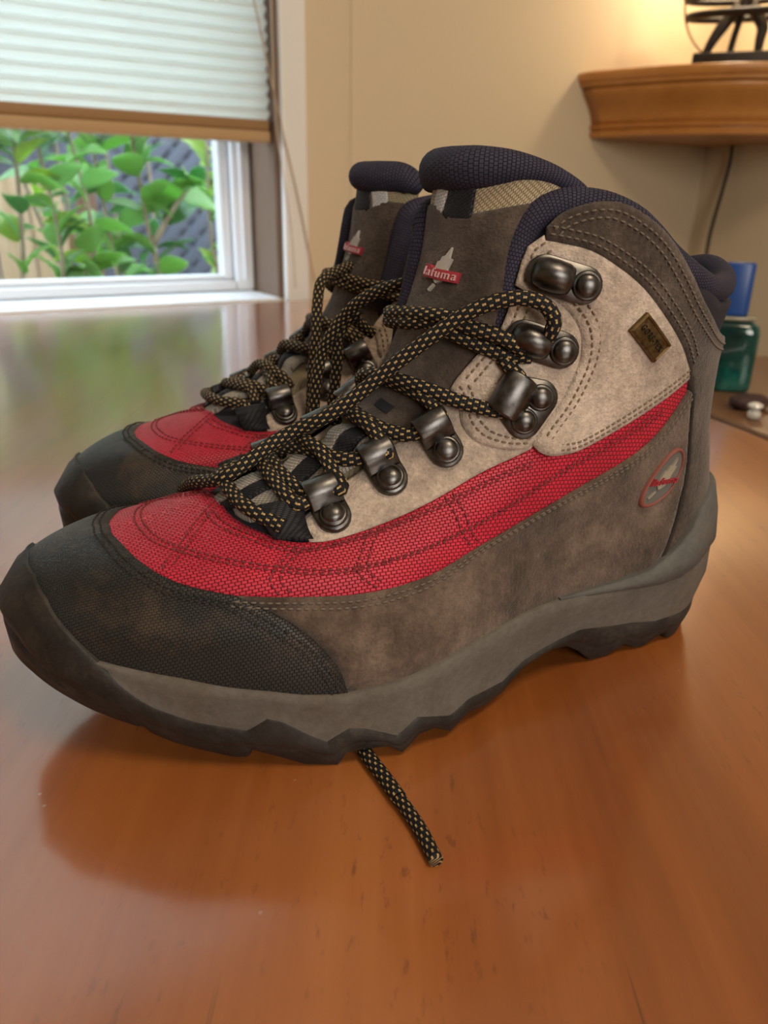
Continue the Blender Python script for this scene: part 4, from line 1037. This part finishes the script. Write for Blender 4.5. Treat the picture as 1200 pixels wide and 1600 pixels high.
    hump = lambda base: (lambda u, z: base + .0030 * np.abs(np.sin(math.pi * (z - .0765) / .0076)))
    for c, mt, b in (([(.052, .0762), (.088, .0765), (.108, .085), (.122, .0995), (.070, .0995), (.062, .085)], M['black_web'], .0014), ([(-.005, .0765), (.048, .0762), (.058, .085), (.066, .0995), (.02, .0995), (.005, .085)], M['grey_web'], .0008), ([(.092, .0762), (.150, .0752), (.152, .085), (.168, .0990), (.126, .0995), (.112, .085)], M['grey_web'], .0008)):
        panel('webbing_strip', c, hump(b), .0010, mt, root, step=.0018, under=.002)
    # slot for the lace keeper in the tongue
    V, F = prism([(-.0035, -.0016), (.0035, -.0016), (.0035, .0016), (-.0035, .0016)], .0003); decal('keeper_slot', V, F, .085, .1062, -.3, .0006, M['liner'], root)
    tr = [(-.125, .1725, -.003, .0042), (-.11, .1760, -.0015, .0055), (-.06, .1788, -.001, .0062), (.02, .1792, -.001, .0064), (.0675, .1790, -.001, .0066), (.1275, .1794, -.0012, .0062), (.1975, .1796, -.003, .0051), (.2592, .1788, -.005, .0036), (.30, .1766, -.0075, .0030), (.335, .1725, -.0105, .0030), (.36, .166, -.0125, .0028)]
    C_ = catmull(tr, None, 8); C3 = np.concatenate([at(C_[:, 0], C_[:, 1], C_[:, 2]), C_[:, 3:4]], 1); C3 = catmull(C3[::2], .002); k = len(C3)
    v, f, uv = tube_geo(C3[:, :3], C3[:, 3] * np.sqrt(np.clip(np.minimum(np.arange(k) / 4 + .15, (k - 1 - np.arange(k)) / 5 + .1), 0, 1)), 20)
    mesh('tongue_roll', v, f, M['navy'], root, [(a * .039, b) for a, b in uv])['label'] = 'padded navy mesh roll along the tongue top'
    # padded collar
    lt = [(.262, .120, -.006), (.250, .130, -.0055), (.2430, .140, -.005), (.2390, .150, -.0045), (.2420, .1585, -.0042), (.262, .1650, -.004), (.29, .1685, -.004), (.3192, .1700, -.004), (.365, .1692, -.004), (.4133, .1655, -.0042), (.4608, .1600, -.0045), (.5092, .1538, -.005), (.5917, .1462, -.0055), (.68, .1420, -.006), (.80, .1415, -.0065), (.9, .1440, -.0065)]
    path = lt + [(1.0, .1460, -.0065)] + [(2 + med(u, z) * 1.0 + (0.06 if u < .27 and z < .166 else 0) * 1.0, z, o + (.004 if u < .27 else 0)) for u, z, o in lt[::-1]]
    path = [(u, z, o + (.007 if (mirror and u < .27 and z > .125) else 0)) for u, z, o in path]
    L = np.array(path); C_ = at(L[:, 0], L[:, 1], L[:, 2]); C_ = catmull(C_, .003); k = len(C_); ii = np.arange(k)
    v, f, uv = tube_geo(C_, .0047 * np.sqrt(np.clip(np.minimum(ii / 6 + .15, (k - 1 - ii) / 6 + .15), 0, 1)), 20)
    mesh('collar_padding', v, f, M['navy'], root, [(a * .037, b) for a, b in uv])['label'] = 'padded navy mesh collar roll'
    # badges
    logo(root, .085, .1490, -.10, .0148, .0120, toff(.085, .149) + .0003, M['logo_grey'], M['logo_red'], M['logo_pink'], 'tongue_badge')['label'] = 'raised leaf logo with a red name bar'
    V, F = prism([(.0074 * math.cos(a), .0116 * math.sin(a)) for a in np.linspace(0, 2 * math.pi, 48, endpoint=False)], .0006); bd = decal('heel_badge', V, F, .7008, .0766, -.05, .0016, M['badge_grey'], root)
    bd['label'] = 'round grey badge with a leaf and red lettering'
    rg = [(.0074 * math.cos(a), .0116 * math.sin(a)) for a in np.linspace(0, 2 * math.pi, 64, endpoint=False)]
    V = []; F = []
    for sc, z in ((1.07, -.0006), (1.06, .0010), (1.0, .0013), (.95, .0010), (.94, .0004)): V += [(x * sc, y * sc, z) for x, y in rg]
    F = [(i * 64 + k, i * 64 + (k + 1) % 64, (i + 1) * 64 + (k + 1) % 64, (i + 1) * 64 + k) for i in range(4) for k in range(64)]
    decal('badge_ring', V, F, .7008, .0766, -.05, .0016, M['badge_ring'], bd, True)
    lg = logo(root, .7008, .0766, -.05, .0170, .0128, .0020, M['badge_leaf'], M['logo_red'], M['logo_red'], 'badge_leaf', False); lg.parent = bd
    for c in list(lg.children): c.parent = bd
    hw, hh = .0100, .0036
    V, F = prism([(-hw, -hh), (hw, -hh), (hw, hh), (-hw, hh)], .0012); gt = decal('membrane_tag', V, F, .5105, .1302, -.62, .0016, M['bronze'], root); gt['label'] = 'small bronze tag with raised lettering'
    V = []; F = []
    for sc, z in ((0, .0010), (.0007, .0018), (.0013, .0010)): V += [(-hw + sc, -hh + sc, z), (hw - sc, -hh + sc, z), (hw - sc, hh - sc, z), (-hw + sc, hh - sc, z)]
    F = [(i * 4 + k, i * 4 + (k + 1) % 4, (i + 1) * 4 + (k + 1) % 4, (i + 1) * 4 + k) for i in range(2) for k in range(4)]
    decal('tag_rim', V, F, .5105, .1302, -.62, .0016, M['bronze'], gt)
    V, F = text_geo('GORE-TEX', .0150, .0016, .0); decal('lettering', V, F, .5105, .1302, -.62, .0016, M['bronze_dark'], gt)

# ------------------------------------------------------------------ the two boots
A1, O1 = math.radians(24), Vector((.138, .321, 0))
A2, O2 = math.radians(23), Vector((.109, .437, 0))
near = empty('hiking_boot', O1, math.pi + A1); tag(near, 'nearer red, grey and beige hiking boot seen from its outer side', 'boot', 'pair of hiking boots')
far = empty('hiking_boot', O2, math.pi + A2); tag(far, 'farther hiking boot, half hidden behind the nearer one', 'boot', 'pair of hiking boots')
N1 = Matrix.Translation(O1) @ Matrix.Rotation(math.pi + A1, 4, 'Z'); N2 = Matrix.Translation(O2) @ Matrix.Rotation(math.pi + A2, 4, 'Z')
build_boot(near, False)
base = [uz_path(v) for v in LACES.values()]
tail = [(.2085, .0, .0848), (.2114, -.008, .0812), (.2140, -.016, .0785), (.2152, -.026, .0745), (.2160, -.038, .0680), (.2160, -.049, .055), (.215, -.057, .035), (.211, -.061, .012), (.200, -.056, .0030), (.186, -.035, .0026), (.1805, .0, .0026), (.179, .03, .0026), (.1783, .0525, .0026), (.1774, .0635, .0026), (.1768, .0735, .0026)]
pa = [tuple(p) for p in uz_path(LACE_A)] + tail
strand2 = [(.120, -.020, .1425), (.134, -.02, .1421), (.1391, -.03, .1394), (.1446, -.04, .1341), (.1485, -.048, .1272), (.1527, -.052, .1192), (.1552, -.055, .1122), (.1572, -.056, .1021), (.1584, -.056, .0921), (.1591, -.056, .086), (.160, -.057, .06), (.162, -.058, .03), (.165, -.060, .006)]
strand3 = [(.1404, -.052, .1293), (.1453, -.056, .1232), (.1478, -.058, .1162), (.1473, -.058, .111), (.1484, -.058, .1011), (.1496, -.058, .0909), (.1508, -.058, .0825), (.151, -.059, .05), (.151, -.060, .006)]
stub = [(.1409, -.056, .1255), (.1395, -.058, .1242), (.1342, -.060, .1201), (.131, -.060, .1179)]
lace_mesh(near, base + [pa, strand2, strand3, stub])['label'] = 'black lace flecked with gold'
tip = catmull([(.1768, .0735, .0025), (.1764, .0800, .0024), (.1762, .0881, .0022), (.177, .0985, .0020)], .0016)
v, f, uv = tube_geo(tip, [.00245] + [.0021] * (len(tip) - 1), 12)
mesh('lace_tip', v, f, M['aglet'], near, uv)['label'] = 'narrow glazed lace tip lying on the table'
build_boot(far, True)
MIR[0] = True
lace = lace_mesh(far, [uz_path([(u, z, o) for u, z, o in v]) for v in LACES.values()]); lace['label'] = 'black lace flecked with gold'
MIR[0] = False
f1 = [(0.1111, -0.125, 0.1417), (0.1168, -0.118, 0.1406), (0.1257, -0.11, 0.1396), (0.1338, -0.104, 0.138), (0.1405, -0.098, 0.1346), (0.1442, -0.092, 0.1263), (0.1463, -0.088, 0.1165), (0.148, -0.086, 0.1063), (0.1494, -0.085, 0.0958), (0.1502, -0.085, 0.0843), (0.1506, -0.086, 0.0752)]
T = N2.inverted() @ N1
lace_mesh(far, [[tuple(T @ Vector(p)) for p in f1]], mirror=False, name='lace_end')['label'] = 'loose lace end hanging from the top hook'
